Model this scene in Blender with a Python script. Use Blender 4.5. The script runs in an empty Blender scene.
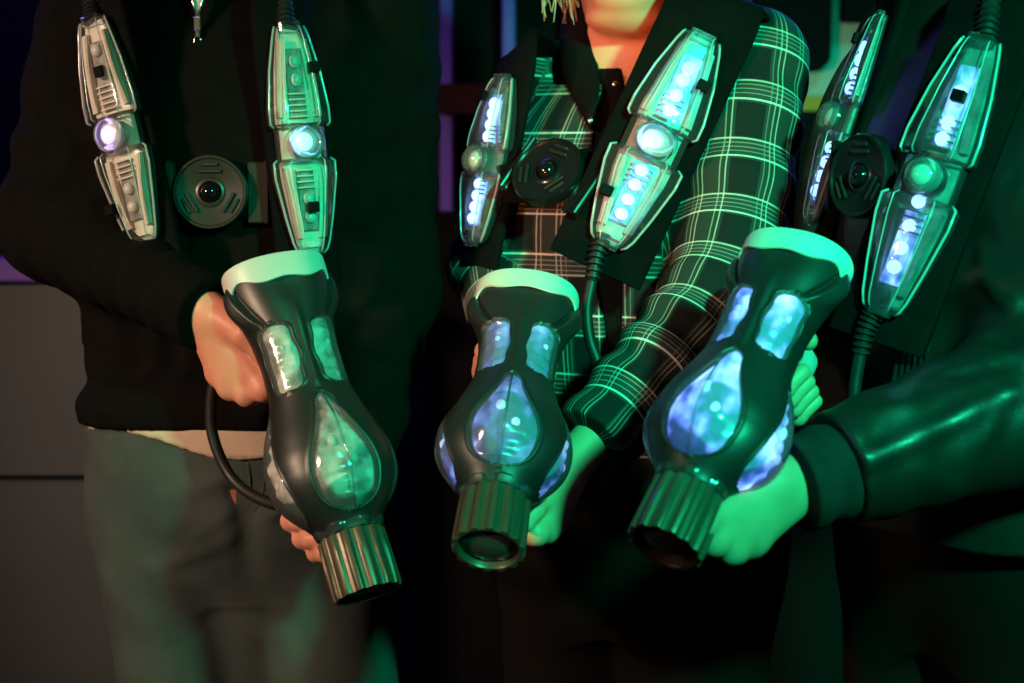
import bpy, math, random
import numpy as np
from mathutils import Vector, Matrix

random.seed(7)
rng = np.random.default_rng(7)
SC = bpy.context.scene
COL = SC.collection
A = lambda *v: np.array(v, dtype=float)

# ------------------------------------------------------------------ camera
CAMP = A(0, -2.1, 1.32)
PITCH = math.radians(6)
F = 1785.0
cam_data = bpy.data.cameras.new('camera')
cam_data.lens = F / 1024 * 36
cam_data.sensor_width = 36
cam_data.clip_start = 0.05
cam_data.dof.use_dof = True
cam_data.dof.focus_distance = 1.84
cam_data.dof.aperture_fstop = 4.5
cam = bpy.data.objects.new('camera', cam_data)
COL.objects.link(cam)
cam.location = CAMP
cam.rotation_euler = (math.pi / 2 - PITCH, 0, 0)
SC.camera = cam
FWD = A(0, math.cos(PITCH), -math.sin(PITCH)); UPV = A(0, math.sin(PITCH), math.cos(PITCH))

def P(px, py, Y):
    """world point seen at a photo pixel, on the plane at depth Y"""
    d = FWD + A(1, 0, 0) * (px - 512) / F + UPV * (341.5 - py) / F
    return CAMP + d * (Y - CAMP[1]) / d[1]

# ------------------------------------------------------------------ world, lamps, exposure
SC.view_settings.view_transform = 'Standard'
SC.view_settings.look = 'None'
SC.view_settings.gamma = 1
SC.view_settings.use_curve_mapping = False
SC.view_settings.exposure = 0.0
w = bpy.data.worlds.new('world'); SC.world = w; w.use_nodes = True
w.node_tree.nodes['Background'].inputs[0].default_value = (0.006, 0.006, 0.012, 1)
w.node_tree.nodes['Background'].inputs[1].default_value = 1.0

def lamp(name, kind, loc, target, energy, color, size=0.3, angle=60, blend=0.5):
    l = bpy.data.lights.new(name, kind)
    l.energy = energy; l.color = color
    if kind == 'AREA':
        l.shape = 'DISK'; l.size = size
    else:
        l.shadow_soft_size = size
    if kind == 'SPOT':
        l.spot_size = math.radians(angle); l.spot_blend = blend
    o = bpy.data.objects.new(name, l); COL.objects.link(o)
    o.location = loc
    o.rotation_euler = (Vector(target) - Vector(loc)).to_track_quat('-Z', 'Y').to_euler()
    return o
lamp('warm_spot', 'SPOT', (-1.85, -1.70, 1.80), (-0.48, -0.1, 1.08), 265, (1.0, 0.66, 0.45), 0.12, 42, 1.0)
lamp('red_spot', 'SPOT', (-0.95, -2.3, 0.85), (0.14, -0.05, 1.42), 190, (1.0, 0.20, 0.06), 0.06, 13, 1.0)
lamp('green_spot', 'SPOT', (0.78, -2.2, 2.05), (0.36, -0.30, 1.27), 540, (0.012, 1.0, 0.45), 0.08, 41, 1.0)
lamp('blue_spot', 'SPOT', (-1.3, 0.75, 2.35), (0.20, -0.2, 1.1), 16, (0.12, 0.10, 1.0), 0.1, 70, 0.6)
lamp('blue_rear_spot', 'SPOT', (0.95, 1.1, 2.2), (-0.05, -0.05, 1.2), 40, (0.05, 0.22, 1.0), 0.1, 60, 0.6)
lamp('violet_wall_wash', 'AREA', (-0.6, 0.75, 2.6), (-0.5, 1.5, 1.3), 3.6, (0.20, 0.10, 1.0), 0.4)
lamp('teal_wall_wash', 'SPOT', (1.15, 0.75, 2.6), (0.85, 1.45, 1.72), 38, (0.0, 1.0, 0.62), 0.1, 60, 1.0)

# ------------------------------------------------------------------ materials
def mat_base(name):
    m = bpy.data.materials.new(name); m.use_nodes = True
    nt = m.node_tree; b = nt.nodes['Principled BSDF']
    return m, nt, b

def coords(nt, kind='Object', scale=1.0):
    tc = nt.nodes.new('ShaderNodeTexCoord'); mp = nt.nodes.new('ShaderNodeMapping')
    mp.inputs['Scale'].default_value = scale if isinstance(scale, tuple) else (scale,) * 3
    nt.links.new(tc.outputs[kind], mp.inputs[0])
    return mp.outputs[0]

def mat(name, col, rough=0.5, col2=None, nscale=12, bump=0.0, bscale=200, metal=0.0, spec=0.5,
        sheen=0.0, coat=0.0, sss=0.0, wave=None, detail=4):
    m, nt, b = mat_base(name)
    L = nt.links
    b.inputs['Base Color'].default_value = (*col, 1)
    b.inputs['Roughness'].default_value = rough
    b.inputs['Metallic'].default_value = metal
    b.inputs['Specular IOR Level'].default_value = spec
    b.inputs['Sheen Weight'].default_value = sheen
    b.inputs['Coat Weight'].default_value = coat
    if sss:
        b.inputs['Subsurface Weight'].default_value = sss
        b.inputs['Subsurface Radius'].default_value = (0.6, 0.25, 0.15)
        b.inputs['Subsurface Scale'].default_value = 0.02
    if col2 is not None:
        n = nt.nodes.new('ShaderNodeTexNoise'); n.inputs['Scale'].default_value = nscale
        n.inputs['Detail'].default_value = detail
        L.new(coords(nt), n.inputs[0])
        r = nt.nodes.new('ShaderNodeValToRGB')
        r.color_ramp.elements[0].position = 0.35; r.color_ramp.elements[1].position = 0.68
        r.color_ramp.elements[0].color = (*col, 1); r.color_ramp.elements[1].color = (*col2, 1)
        L.new(n.outputs[0], r.inputs[0]); L.new(r.outputs[0], b.inputs['Base Color'])
    if bump:
        n2 = nt.nodes.new('ShaderNodeTexNoise'); n2.inputs['Scale'].default_value = bscale
        n2.inputs['Detail'].default_value = 3
        L.new(coords(nt), n2.inputs[0])
        h = n2.outputs[0]
        if wave:
            wv = nt.nodes.new('ShaderNodeTexWave'); wv.inputs['Scale'].default_value = wave
            wv.bands_direction = 'DIAGONAL'; wv.inputs['Distortion'].default_value = 1.5
            L.new(coords(nt), wv.inputs[0])
            mx = nt.nodes.new('ShaderNodeMath'); mx.operation = 'ADD'
            L.new(h, mx.inputs[0]); L.new(wv.outputs[1], mx.inputs[1]); h = mx.outputs[0]
        bp = nt.nodes.new('ShaderNodeBump'); bp.inputs['Strength'].default_value = bump
        bp.inputs['Distance'].default_value = 0.002
        L.new(h, bp.inputs['Height']); L.new(bp.outputs[0], b.inputs['Normal'])
    return m

def mat_emit(name, col, strength, base=(0.6, 0.6, 0.65)):
    m, nt, b = mat_base(name)
    b.inputs['Base Color'].default_value = (*base, 1)
    b.inputs['Roughness'].default_value = 0.3
    b.inputs['Emission Color'].default_value = (*col, 1)
    b.inputs['Emission Strength'].default_value = strength
    return m

def mat_clear(name, tint=(0.95, 0.97, 1.0), milk=0.12, rough=0.06, base_refl=0.10, milkcol=(0.8, 0.82, 0.85)):
    """thin clear moulded plastic: see-through, Fresnel reflection and a little milkiness"""
    m, nt, b = mat_base(name); L = nt.links
    out = nt.nodes['Material Output']; nt.nodes.remove(b)
    tr = nt.nodes.new('ShaderNodeBsdfTransparent'); tr.inputs[0].default_value = (*tint, 1)
    gl = nt.nodes.new('ShaderNodeBsdfGlossy'); gl.inputs['Roughness'].default_value = rough
    df = nt.nodes.new('ShaderNodeBsdfDiffuse'); df.inputs[0].default_value = (*milkcol, 1)
    tl = nt.nodes.new('ShaderNodeBsdfTranslucent'); tl.inputs[0].default_value = (*milkcol, 1)
    mk = nt.nodes.new('ShaderNodeMixShader'); mk.inputs[0].default_value = 0.4
    L.new(df.outputs[0], mk.inputs[1]); L.new(tl.outputs[0], mk.inputs[2])
    m1 = nt.nodes.new('ShaderNodeMixShader'); m1.inputs[0].default_value = milk
    L.new(tr.outputs[0], m1.inputs[1]); L.new(mk.outputs[0], m1.inputs[2])
    fr = nt.nodes.new('ShaderNodeFresnel'); fr.inputs[0].default_value = 1.5
    ad = nt.nodes.new('ShaderNodeMath'); ad.operation = 'MAXIMUM'; ad.inputs[1].default_value = base_refl
    nz = nt.nodes.new('ShaderNodeTexNoise'); nz.inputs['Scale'].default_value = 60
    L.new(coords(nt), nz.inputs[0])
    bp = nt.nodes.new('ShaderNodeBump'); bp.inputs['Strength'].default_value = 0.25; bp.inputs['Distance'].default_value = 0.002
    L.new(nz.outputs[0], bp.inputs['Height'])
    L.new(bp.outputs[0], gl.inputs['Normal']); L.new(bp.outputs[0], fr.inputs['Normal'])
    L.new(fr.outputs[0], ad.inputs[0])
    m2 = nt.nodes.new('ShaderNodeMixShader')
    L.new(ad.outputs[0], m2.inputs[0]); L.new(m1.outputs[0], m2.inputs[1]); L.new(gl.outputs[0], m2.inputs[2])
    L.new(m2.outputs[0], out.inputs[0])
    return m

def mat_guide(name, base, col, strength, scale=38, lo=0.42, hi=0.66, hot=(0.30, 0.62, 1.0)):
    """moulded light guide: pale plastic, its LED glow put in as cloudy patches of emission"""
    m, nt, b = mat_base(name); L = nt.links
    b.inputs['Base Color'].default_value = (*base, 1); b.inputs['Roughness'].default_value = 0.25
    b.inputs['Coat Weight'].default_value = 0.5
    n = nt.nodes.new('ShaderNodeTexNoise'); n.inputs['Scale'].default_value = scale; n.inputs['Detail'].default_value = 2
    L.new(coords(nt, scale=(1.0, 1.0, 0.55)), n.inputs[0])
    r = nt.nodes.new('ShaderNodeMapRange'); r.inputs[1].default_value = lo; r.inputs[2].default_value = hi
    r.inputs[3].default_value = 0.07 * strength; r.inputs[4].default_value = strength
    L.new(n.outputs[0], r.inputs[0]); L.new(r.outputs[0], b.inputs['Emission Strength'])
    rc = nt.nodes.new('ShaderNodeValToRGB')
    rc.color_ramp.elements[0].position = lo; rc.color_ramp.elements[1].position = hi + 0.06
    rc.color_ramp.elements[0].color = (*col, 1); rc.color_ramp.elements[1].color = (*hot, 1)
    L.new(n.outputs[0], rc.inputs[0]); L.new(rc.outputs[0], b.inputs['Emission Color'])
    bp = nt.nodes.new('ShaderNodeBump'); bp.inputs['Strength'].default_value = 0.6; bp.inputs['Distance'].default_value = 0.004
    L.new(n.outputs[0], bp.inputs['Height']); L.new(bp.outputs[0], b.inputs['Normal'])
    return m

def mat_plaid(name):
    m, nt, b = mat_base(name); L = nt.links
    b.inputs['Roughness'].default_value = 0.85; b.inputs['Specular IOR Level'].default_value = 0.2
    b.inputs['Sheen Weight'].default_value = 0.0
    tc = nt.nodes.new('ShaderNodeTexCoord')
    sep = nt.nodes.new('ShaderNodeSeparateXYZ'); L.new(tc.outputs['UV'], sep.inputs[0])
    def stripes(sock, period, stops):
        d = nt.nodes.new('ShaderNodeMath'); d.operation = 'DIVIDE'; d.inputs[1].default_value = period; L.new(sock, d.inputs[0])
        f = nt.nodes.new('ShaderNodeMath'); f.operation = 'FRACT'; L.new(d.outputs[0], f.inputs[0])
        r = nt.nodes.new('ShaderNodeValToRGB'); r.color_ramp.interpolation = 'CONSTANT'
        e = r.color_ramp.elements
        e[0].position = 0.0; e[0].color = (stops[0][1],) * 3 + (1,)
        e[1].position = stops[1][0]; e[1].color = (stops[1][1],) * 3 + (1,)
        for p, v in stops[2:]:
            x = e.new(p); x.color = (v, v, v, 1)
        L.new(f.outputs[0], r.inputs[0])
        return r.outputs[0]
    def grp(lines, band0, band1, bv):
        ev = [(0.0, 0.0), (band0, bv)]
        for p, wd, v in lines:
            ev += [(p, v), (p + wd, bv)]
        ev += [(band1, 0.0)]
        return ev
    # across the sleeve: a cluster of four fine lines; along it: two pairs
    H = stripes(sep.outputs[1], 0.069, grp([(0.32, 0.026, 0.60), (0.40, 0.018, 0.32), (0.48, 0.018, 0.32), (0.56, 0.018, 0.34), (0.65, 0.032, 0.75)], 0.30, 0.72, 0.10))
    V = stripes(sep.outputs[0], 0.072, grp([(0.18, 0.022, 0.5), (0.26, 0.018, 0.35), (0.52, 0.022, 0.5), (0.60, 0.020, 0.4), (0.68, 0.016, 0.25)], 0.14, 0.74, 0.07))
    mx = nt.nodes.new('ShaderNodeMath'); mx.operation = 'MAXIMUM'; L.new(H, mx.inputs[0]); L.new(V, mx.inputs[1])
    pr = nt.nodes.new('ShaderNodeMath'); pr.operation = 'MULTIPLY_ADD'; pr.inputs[2].default_value = 0
    L.new(H, pr.inputs[0]); L.new(V, pr.inputs[1])
    sm = nt.nodes.new('ShaderNodeMath'); sm.operation = 'ADD'; L.new(mx.outputs[0], sm.inputs[0]); L.new(pr.outputs[0], sm.inputs[1])
    cr = nt.nodes.new('ShaderNodeValToRGB')
    e = cr.color_ramp.elements
    e[0].position = 0.0; e[0].color = (0.006, 0.008, 0.009, 1)
    e[1].position = 1.0; e[1].color = (0.75, 0.68, 0.62, 1)
    x = e.new(0.12); x.color = (0.030, 0.042, 0.036, 1)
    x = e.new(0.35); x.color = (0.22, 0.20, 0.18, 1)
    L.new(sm.outputs[0], cr.inputs[0]); L.new(cr.outputs[0], b.inputs['Base Color'])
    n2 = nt.nodes.new('ShaderNodeTexNoise'); n2.inputs['Scale'].default_value = 500; L.new(coords(nt), n2.inputs[0])
    bp = nt.nodes.new('ShaderNodeBump'); bp.inputs['Strength'].default_value = 0.15; bp.inputs['Distance'].default_value = 0.001
    L.new(n2.outputs[0], bp.inputs['Height']); L.new(bp.outputs[0], b.inputs['Normal'])
    return m

M = {}
M['floor'] = mat('floor_carpet', (0.012, 0.012, 0.014), 0.9, (0.02, 0.02, 0.024), 30, 0.4, 300)
M['wall'] = mat('dark_wall', (0.010, 0.010, 0.014), 0.8, (0.016, 0.015, 0.02), 6, 0.1, 60)
M['ceiling'] = mat('dark_ceiling', (0.01, 0.01, 0.012), 0.9, (0.014, 0.014, 0.016), 4)
M['grey_panel'] = mat('grey_laminate', (0.048, 0.060, 0.072), 0.6, (0.056, 0.068, 0.080), 5, 0.05, 150)
M['violet'] = mat('violet_paint', (0.16, 0.09, 0.50), 0.6, (0.20, 0.11, 0.56), 8, spec=0.15)
M['teal_wall'] = mat('pale_wall_paint', (0.42, 0.5, 0.5), 0.7, (0.46, 0.54, 0.52), 5, 0.05, 100)
M['mustard'] = mat('mustard_paint', (0.5, 0.28, 0.02), 0.6, (0.55, 0.30, 0.03), 8)
M['matt_black'] = mat('matt_black_paint', (0.0035, 0.0035, 0.004), 0.8, (0.005, 0.005, 0.0055), 10, spec=0.08)
M['rust'] = mat('dark_red_paint', (0.030, 0.008, 0.008), 0.7, (0.04, 0.010, 0.008), 8, spec=0.1)
M['skin'] = mat('skin', (0.56, 0.235, 0.155), 0.48, (0.64, 0.28, 0.19), 26, 0.12, 420, sss=0.12, spec=0.4)
M['skin_pale'] = mat('skin_pale', (0.60, 0.26, 0.165), 0.48, (0.66, 0.31, 0.20), 22, 0.10, 420, sss=0.12, spec=0.4)
M['nail'] = mat('fingernail', (0.72, 0.48, 0.42), 0.25, (0.75, 0.52, 0.46), 60)
M['lip'] = mat('lips', (0.55, 0.20, 0.17), 0.4, (0.6, 0.24, 0.2), 60)
M['hair'] = mat('hair_blonde', (0.38, 0.27, 0.16), 0.5, (0.55, 0.42, 0.28), 60)
M['hair_dark'] = mat('hair_brown', (0.03, 0.02, 0.014), 0.5, (0.06, 0.04, 0.025), 60)
M['eye'] = mat('eye_white', (0.7, 0.68, 0.65), 0.15, (0.72, 0.7, 0.68), 20)
M['iris'] = mat('eye_iris', (0.05, 0.08, 0.1), 0.15, (0.07, 0.1, 0.12), 90)
M['knit'] = mat('black_knit', (0.0030, 0.0028, 0.0024), 0.92, (0.0042, 0.0039, 0.0034), 40, 0.5, 700, spec=0.06)
M['tee'] = mat('beige_cotton', (0.42, 0.32, 0.24), 0.9, (0.47, 0.36, 0.27), 25, 0.2, 500, spec=0.2)
M['tee_grey'] = mat('grey_cotton', (0.45, 0.43, 0.40), 0.9, (0.5, 0.48, 0.44), 25, 0.2, 500, spec=0.2)
M['denim'] = mat('dark_denim', (0.034, 0.046, 0.045), 0.85, (0.050, 0.063, 0.060), 16, 0.35, 700, spec=0.12, detail=8)
M['denim_tag'] = mat('rust_leather_tag', (0.22, 0.06, 0.04), 0.7, (0.26, 0.08, 0.05), 30)
M['plaid'] = mat_plaid('plaid_flannel')
M['blackcloth'] = mat('black_cotton', (0.003, 0.003, 0.003), 0.85, (0.0045, 0.004, 0.004), 30, 0.3, 600, spec=0.08)
M['browncloth'] = mat('dark_trouser_cloth', (0.004, 0.0035, 0.003), 0.85, (0.006, 0.005, 0.004), 14, 0.3, 500, spec=0.06)
M['leather'] = mat('black_leather', (0.007, 0.0075, 0.007), 0.42, (0.010, 0.010, 0.009), 18, 0.10, 260, spec=0.5)
M['cuffknit'] = mat('dark_cuff_cloth', (0.011, 0.012, 0.012), 0.85, (0.018, 0.018, 0.018), 30, 0.4, 500, spec=0.12)
M['vest'] = mat('black_nylon_webbing', (0.002, 0.002, 0.002), 0.8, (0.003, 0.003, 0.003), 40, 0.5, 500, spec=0.06)
M['gun'] = mat('black_moulded_plastic', (0.012, 0.012, 0.012), 0.42, (0.014, 0.014, 0.014), 20, 0.05, 300, spec=0.55)
M['cap'] = mat('pale_grey_plastic', (0.50, 0.50, 0.48), 0.42, (0.54, 0.54, 0.52), 14, 0.04, 200)
M['barrel'] = mat('ribbed_barrel_plastic', (0.095, 0.074, 0.052), 0.38, (0.115, 0.09, 0.062), 20, 0.05, 300, metal=0.45)
M['rubber'] = mat('black_rubber', (0.009, 0.009, 0.009), 0.5, (0.012, 0.012, 0.012), 30, spec=0.4)
M['chrome'] = mat('silver_metal', (0.7, 0.68, 0.64), 0.25, (0.75, 0.73, 0.7), 40, metal=1.0)
M['bronze'] = mat('smoked_plastic', (0.020, 0.016, 0.013), 0.34, (0.026, 0.021, 0.016), 18, 0.05, 200, spec=0.45)
M['smoke'] = mat('black_gloss_plastic', (0.006, 0.006, 0.007), 0.22, (0.009, 0.009, 0.010), 18, 0.03, 200, spec=0.5)
M['reflector_lit'] = mat('warm_lit_reflector', (0.60, 0.55, 0.45), 0.3, (0.72, 0.66, 0.55), 50, 0.2, 90)  # lit copy of the pod reflector: warm light put into its colour
M['reflector_shaded'] = mat('shaded_reflector', (0.10, 0.10, 0.10), 0.2, (0.22, 0.22, 0.22), 50, 0.2, 90)  # shaded copy of the same reflector, darkened in its colour
M['lower_wall'] = mat('dark_lower_paint', (0.006, 0.008, 0.008), 0.8, (0.008, 0.010, 0.010), 5, spec=0.08)
M['smoke_lens'] = mat('dark_glass_dome', (0.004, 0.004, 0.006), 0.06, (0.006, 0.006, 0.008), 10, spec=0.8)
M['clear'] = mat_clear('clear_plastic')
M['clear_pod'] = mat_clear('clear_pod_plastic', milk=0.045, rough=0.08)
M['clear_gun'] = mat_clear('clear_window_plastic', milk=0.10, rough=0.10)
M['edge'] = mat_clear('clear_plastic_edge', milk=0.55, rough=0.15)
M['chip'] = mat('black_sensor_chip', (0.002, 0.002, 0.002), 0.6, (0.003, 0.003, 0.003), 30, spec=0.05)
M['reflector'] = mat('pale_reflector', (0.40, 0.40, 0.38), 0.3, (0.52, 0.52, 0.50), 50, 0.2, 90)
M['pcb'] = mat('grey_circuit_tray', (0.10, 0.10, 0.085), 0.35, (0.30, 0.29, 0.26), 90, 0.2, 120)
M['guide_on'] = mat_guide('light_guide_lit', (0.16, 0.19, 0.26), (0.04, 0.06, 0.95), 2.7, 42, .40, .66)
M['guide_low'] = mat_guide('light_guide_dim', (0.14, 0.16, 0.22), (0.04, 0.06, 0.90), 1.1, 44, .43, .70)
M['guide_off'] = mat('light_guide_dark', (0.16, 0.15, 0.14), 0.2, (0.72, 0.69, 0.64), 48, 0.5, 60, coat=0.5)
M['led_blue'] = mat_emit('led_blue_white', (0.22, 0.44, 1.0), 2.6)
M['led_hot'] = mat_emit('led_hot_white', (0.26, 0.50, 1.0), 2.6)
M['board_glow'] = mat_guide('board_led_glow', (0.25, 0.28, 0.34), (0.05, 0.14, 1.0), 2.2, 70, .35, .7)  # glow of the LEDs on the board, put in as blue emission
M['led_violet'] = mat_emit('led_violet', (0.45, 0.30, 1.0), 2.5)
M['gun_led'] = mat_emit('blaster_led', (0.30, 0.6, 1.0), 0.8)
M['led_off'] = mat('led_unlit', (0.5, 0.5, 0.46), 0.3, (0.55, 0.55, 0.5), 50)
M['lensglass'] = mat('lens_glass', (0.03, 0.03, 0.03), 0.05, (0.05, 0.045, 0.03), 10, spec=1.0)
M['wire'] = mat('red_wire', (0.4, 0.05, 0.04), 0.4, (0.45, 0.07, 0.05), 40)
M['shoe'] = mat('black_shoe_leather', (0.012, 0.012, 0.012), 0.45, (0.02, 0.02, 0.02), 20, 0.2, 200)

# ------------------------------------------------------------------ mesh helpers
def build(name, verts, faces, material, parent=None, smooth=True, sharp=None, uv=None, mats=None):
    me = bpy.data.meshes.new(name)
    verts = np.asarray(verts, dtype=np.float32)
    if isinstance(faces, np.ndarray) and faces.shape[1] == 4:
        n = len(faces)
        me.vertices.add(len(verts)); me.vertices.foreach_set('co', verts.ravel())
        me.loops.add(n * 4); me.loops.foreach_set('vertex_index', faces.astype(np.int32).ravel())
        me.polygons.add(n); me.polygons.foreach_set('loop_start', np.arange(0, n * 4, 4, dtype=np.int32))
        me.update(calc_edges=True)
    else:
        me.from_pydata([tuple(map(float, v)) for v in verts], [], [tuple(map(int, f)) for f in faces])
    me.validate()
    me.polygons.foreach_set('use_smooth', [smooth] * len(me.polygons))
    if sharp is not None:
        me.set_sharp_from_angle(angle=math.radians(sharp))
    if uv is not None:
        lay = me.uv_layers.new(name='UVMap')
        idx = np.zeros(len(me.loops), dtype=np.int32); me.loops.foreach_get('vertex_index', idx)
        lay.data.foreach_set('uv', np.asarray(uv, dtype=np.float32)[idx].ravel())
    me.materials.append(material)
    me.update()
    o = bpy.data.objects.new(name, me); COL.objects.link(o)
    if parent is not None:
        o.parent = parent
    return o

def tag(o, label, cat=None, group=None, kind=None):
    o['label'] = label
    if cat: o['category'] = cat
    if group: o['group'] = group
    if kind: o['kind'] = kind
    return o

def empty(name, loc=(0, 0, 0)):
    o = bpy.data.objects.new(name, None); COL.objects.link(o); o.location = loc; o.empty_display_size = 0.05
    return o

def grid(pts, close_u=False, close_v=False, capu0=False, capu1=False):
    """pts (n,m,3) -> verts, faces ; u = first axis, v = second axis"""
    n, m, _ = pts.shape
    V = pts.reshape(-1, 3).tolist(); Fs = []
    for i in range(n - (0 if close_u else 1)):
        i2 = (i + 1) % n
        for j in range(m - (0 if close_v else 1)):
            j2 = (j + 1) % m
            Fs.append((i * m + j, i * m + j2, i2 * m + j2, i2 * m + j))
    if capu0:
        c = len(V); V.append(pts[0].mean(0).tolist())
        for j in range(m): Fs.append((c, (j + 1) % m, j))
    if capu1:
        c = len(V); V.append(pts[-1].mean(0).tolist()); b = (n - 1) * m
        for j in range(m): Fs.append((c, b + j, b + (j + 1) % m))
    return np.array(V), Fs

def catmull(pts, n=8):
    pts = [np.asarray(p, float) for p in pts]
    q = [2 * pts[0] - pts[1]] + pts + [2 * pts[-1] - pts[-2]]
    out = []
    for i in range(1, len(q) - 2):
        for t in np.linspace(0, 1, n, endpoint=False):
            a, b, c, d = q[i - 1], q[i], q[i + 1], q[i + 2]
            out.append(0.5 * (2 * b + (c - a) * t + (2 * a - 5 * b + 4 * c - d) * t * t + (3 * b - a - 3 * c + d) * t ** 3))
    out.append(pts[-1])
    return np.array(out)

def nrm(v):
    v = np.asarray(v, float); return v / (np.linalg.norm(v) + 1e-12)

def tube(path, r, seg=10, ref=(0.3, -1, 0.2)):
    """swept tube with caps; r is a number or one radius per path point"""
    path = np.asarray(path, float); n = len(path)
    r = np.full(n, r) if np.isscalar(r) else np.asarray(r)
    T = np.gradient(path, axis=0); T /= np.linalg.norm(T, axis=1)[:, None] + 1e-12
    u = nrm(np.cross(T[0], ref)); rings = []
    for i in range(n):
        u = nrm(u - T[i] * np.dot(u, T[i])); v = np.cross(T[i], u)
        a = np.linspace(0, 2 * math.pi, seg, endpoint=False)
        rings.append(path[i] + r[i] * (np.cos(a)[:, None] * u + np.sin(a)[:, None] * v))
    return grid(np.array(rings), close_v=True, capu0=True, capu1=True)

def join(parts):
    V, Fs, o = [], [], 0
    for v, f in parts:
        V.append(np.asarray(v)); Fs += [tuple(i + o for i in q) for q in f]; o += len(v)
    return np.concatenate(V), Fs

def box(lo, hi, bev=0.0):
    """box with chamfered edges"""
    lo = A(*lo); hi = A(*hi); c = (lo + hi) / 2; h = (hi - lo) / 2
    if bev <= 0:
        V = [c + h * A(x, y, z) for x in (-1, 1) for y in (-1, 1) for z in (-1, 1)]
        return np.array(V), [(0, 1, 3, 2), (4, 6, 7, 5), (0, 4, 5, 1), (2, 3, 7, 6), (0, 2, 6, 4), (1, 5, 7, 3)]
    V = []; idx = {}
    for sx in (-1, 1):
        for sy in (-1, 1):
            for sz in (-1, 1):
                for ax in range(3):
                    d = A(bev, bev, bev); d[ax] = 0
                    idx[(sx, sy, sz, ax)] = len(V); V.append(c + A(sx, sy, sz) * (h - d))
    Fs = []
    for ax in range(3):
        o = [k for k in range(3) if k != ax]
        for s in (-1, 1):
            q = []
            for a, b in ((-1, -1), (1, -1), (1, 1), (-1, 1)):
                k = [0, 0, 0]; k[ax] = s; k[o[0]] = a; k[o[1]] = b
                q.append(idx[(*k, ax)])
            Fs.append(tuple(q))
    for ax in range(3):
        o = [k for k in range(3) if k != ax]
        for a in (-1, 1):
            for b in (-1, 1):
                q = []
                for s, fa in ((-1, 0), (-1, 1), (1, 1), (1, 0)):
                    k = [0, 0, 0]; k[ax] = s; k[o[0]] = a; k[o[1]] = b
                    q.append(idx[(*k, o[fa])])
                Fs.append(tuple(q))
    for s in [(x, y, z) for x in (-1, 1) for y in (-1, 1) for z in (-1, 1)]:
        Fs.append(tuple(idx[(*s, a)] for a in range(3)))
    return np.array(V), Fs

def fixnorm(o):
    import bmesh
    bm = bmesh.new(); bm.from_mesh(o.data); bmesh.ops.recalc_face_normals(bm, faces=bm.faces); bm.to_mesh(o.data); bm.free()
    return o

def frame(V, O, X, Y, Z):
    V = np.asarray(V)
    return O + V[:, 0:1] * X + V[:, 1:2] * Y + V[:, 2:3] * Z

# ------------------------------------------------------------------ implicit surfaces
def smin(a, b, k):
    if k <= 0: return np.minimum(a, b)
    h = np.maximum(k - np.abs(a - b), 0) / k
    return np.minimum(a, b) - h * h * k * 0.25

class Cone:          # tapered capsule, optionally flattened along a direction
    def __init__(s, a, b, ra, rb, flat=None):
        s.a, s.b, s.ra, s.rb = np.asarray(a, float), np.asarray(b, float), ra, rb
        s.flat = None if flat is None else (nrm(flat[0]), flat[1])
        s.c = (s.a + s.b) / 2; s.R = np.linalg.norm(s.b - s.a) / 2 + max(ra, rb)
    def __call__(s, p):
        ba = s.b - s.a; q = p - s.a
        t = np.clip(q @ ba / (ba @ ba + 1e-12), 0, 1)
        wv = q - t[:, None] * ba; r = s.ra + (s.rb - s.ra) * t
        if s.flat:
            n, f = s.flat
            wv = wv + (wv @ n * (1 / f - 1))[:, None] * n
            return (np.sqrt((wv * wv).sum(1)) - r) * min(1, (1 + f) / 2)
        return np.sqrt((wv * wv).sum(1)) - r

class Ell:           # ellipsoid, axes given by rotation about z
    def __init__(s, c, r, rot=0.0):
        s.c, s.r, s.R = np.asarray(c, float), np.asarray(r, float), max(r)
        s.cs, s.sn = math.cos(rot), math.sin(rot)
    def __call__(s, p):
        q = p - s.c
        x = q[:, 0] * s.cs + q[:, 1] * s.sn; y = -q[:, 0] * s.sn + q[:, 1] * s.cs
        q = np.stack([x, y, q[:, 2]], 1)
        k0 = np.sqrt(((q / s.r) ** 2).sum(1)); k1 = np.sqrt(((q / s.r ** 2) ** 2).sum(1)) + 1e-9
        return k0 * (k0 - 1) / k1

class Loft:          # upright trunk: stations (z, half width, half depth, shift x, shift y) turned about z
    def __init__(s, c, rot, st, grow=0.0, e=2.4, z0=None, z1=None):
        st = np.array([list(x) + [0] * (5 - len(x)) for x in st], float)
        st = st[np.argsort(st[:, 0])]
        zz = np.linspace(st[0, 0], st[-1, 0], 120)
        s.z = zz; s.v = [np.interp(zz, st[:, 0], st[:, i]) for i in range(1, 5)]
        ker = np.ones(13) / 13
        s.v = [np.convolve(np.pad(v, 6, 'edge'), ker, 'valid') for v in s.v]
        s.c0 = A(*c); s.cs, s.sn = math.cos(rot), math.sin(rot); s.g = grow; s.e = e
        s.z0 = st[0, 0] if z0 is None else z0; s.z1 = st[-1, 0] if z1 is None else z1
        s.c = A(c[0], c[1], (s.z0 + s.z1) / 2); s.R = math.hypot((s.z1 - s.z0) / 2, 0.33)
    def local(s, p):
        x = p[:, 0] - s.c0[0]; y = p[:, 1] - s.c0[1]
        return x * s.cs + y * s.sn, -x * s.sn + y * s.cs
    def __call__(s, p):
        z = p[:, 2]; lx, ly = s.local(p)
        a, b, ox, oy = [np.interp(z, s.z, v) for v in s.v]
        a = a + s.g; b = b + s.g
        x = np.abs((lx - ox) / a); y = np.abs((ly - oy) / b); e = s.e
        k = (x ** e + y ** e + 1e-9) ** (1 / e)
        d = (k - 1) * np.minimum(a, b) * np.where(x > y, np.minimum(1.15, a / b), 1.0)
        return np.maximum(d, np.maximum(s.z0 - z, z - s.z1))

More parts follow.
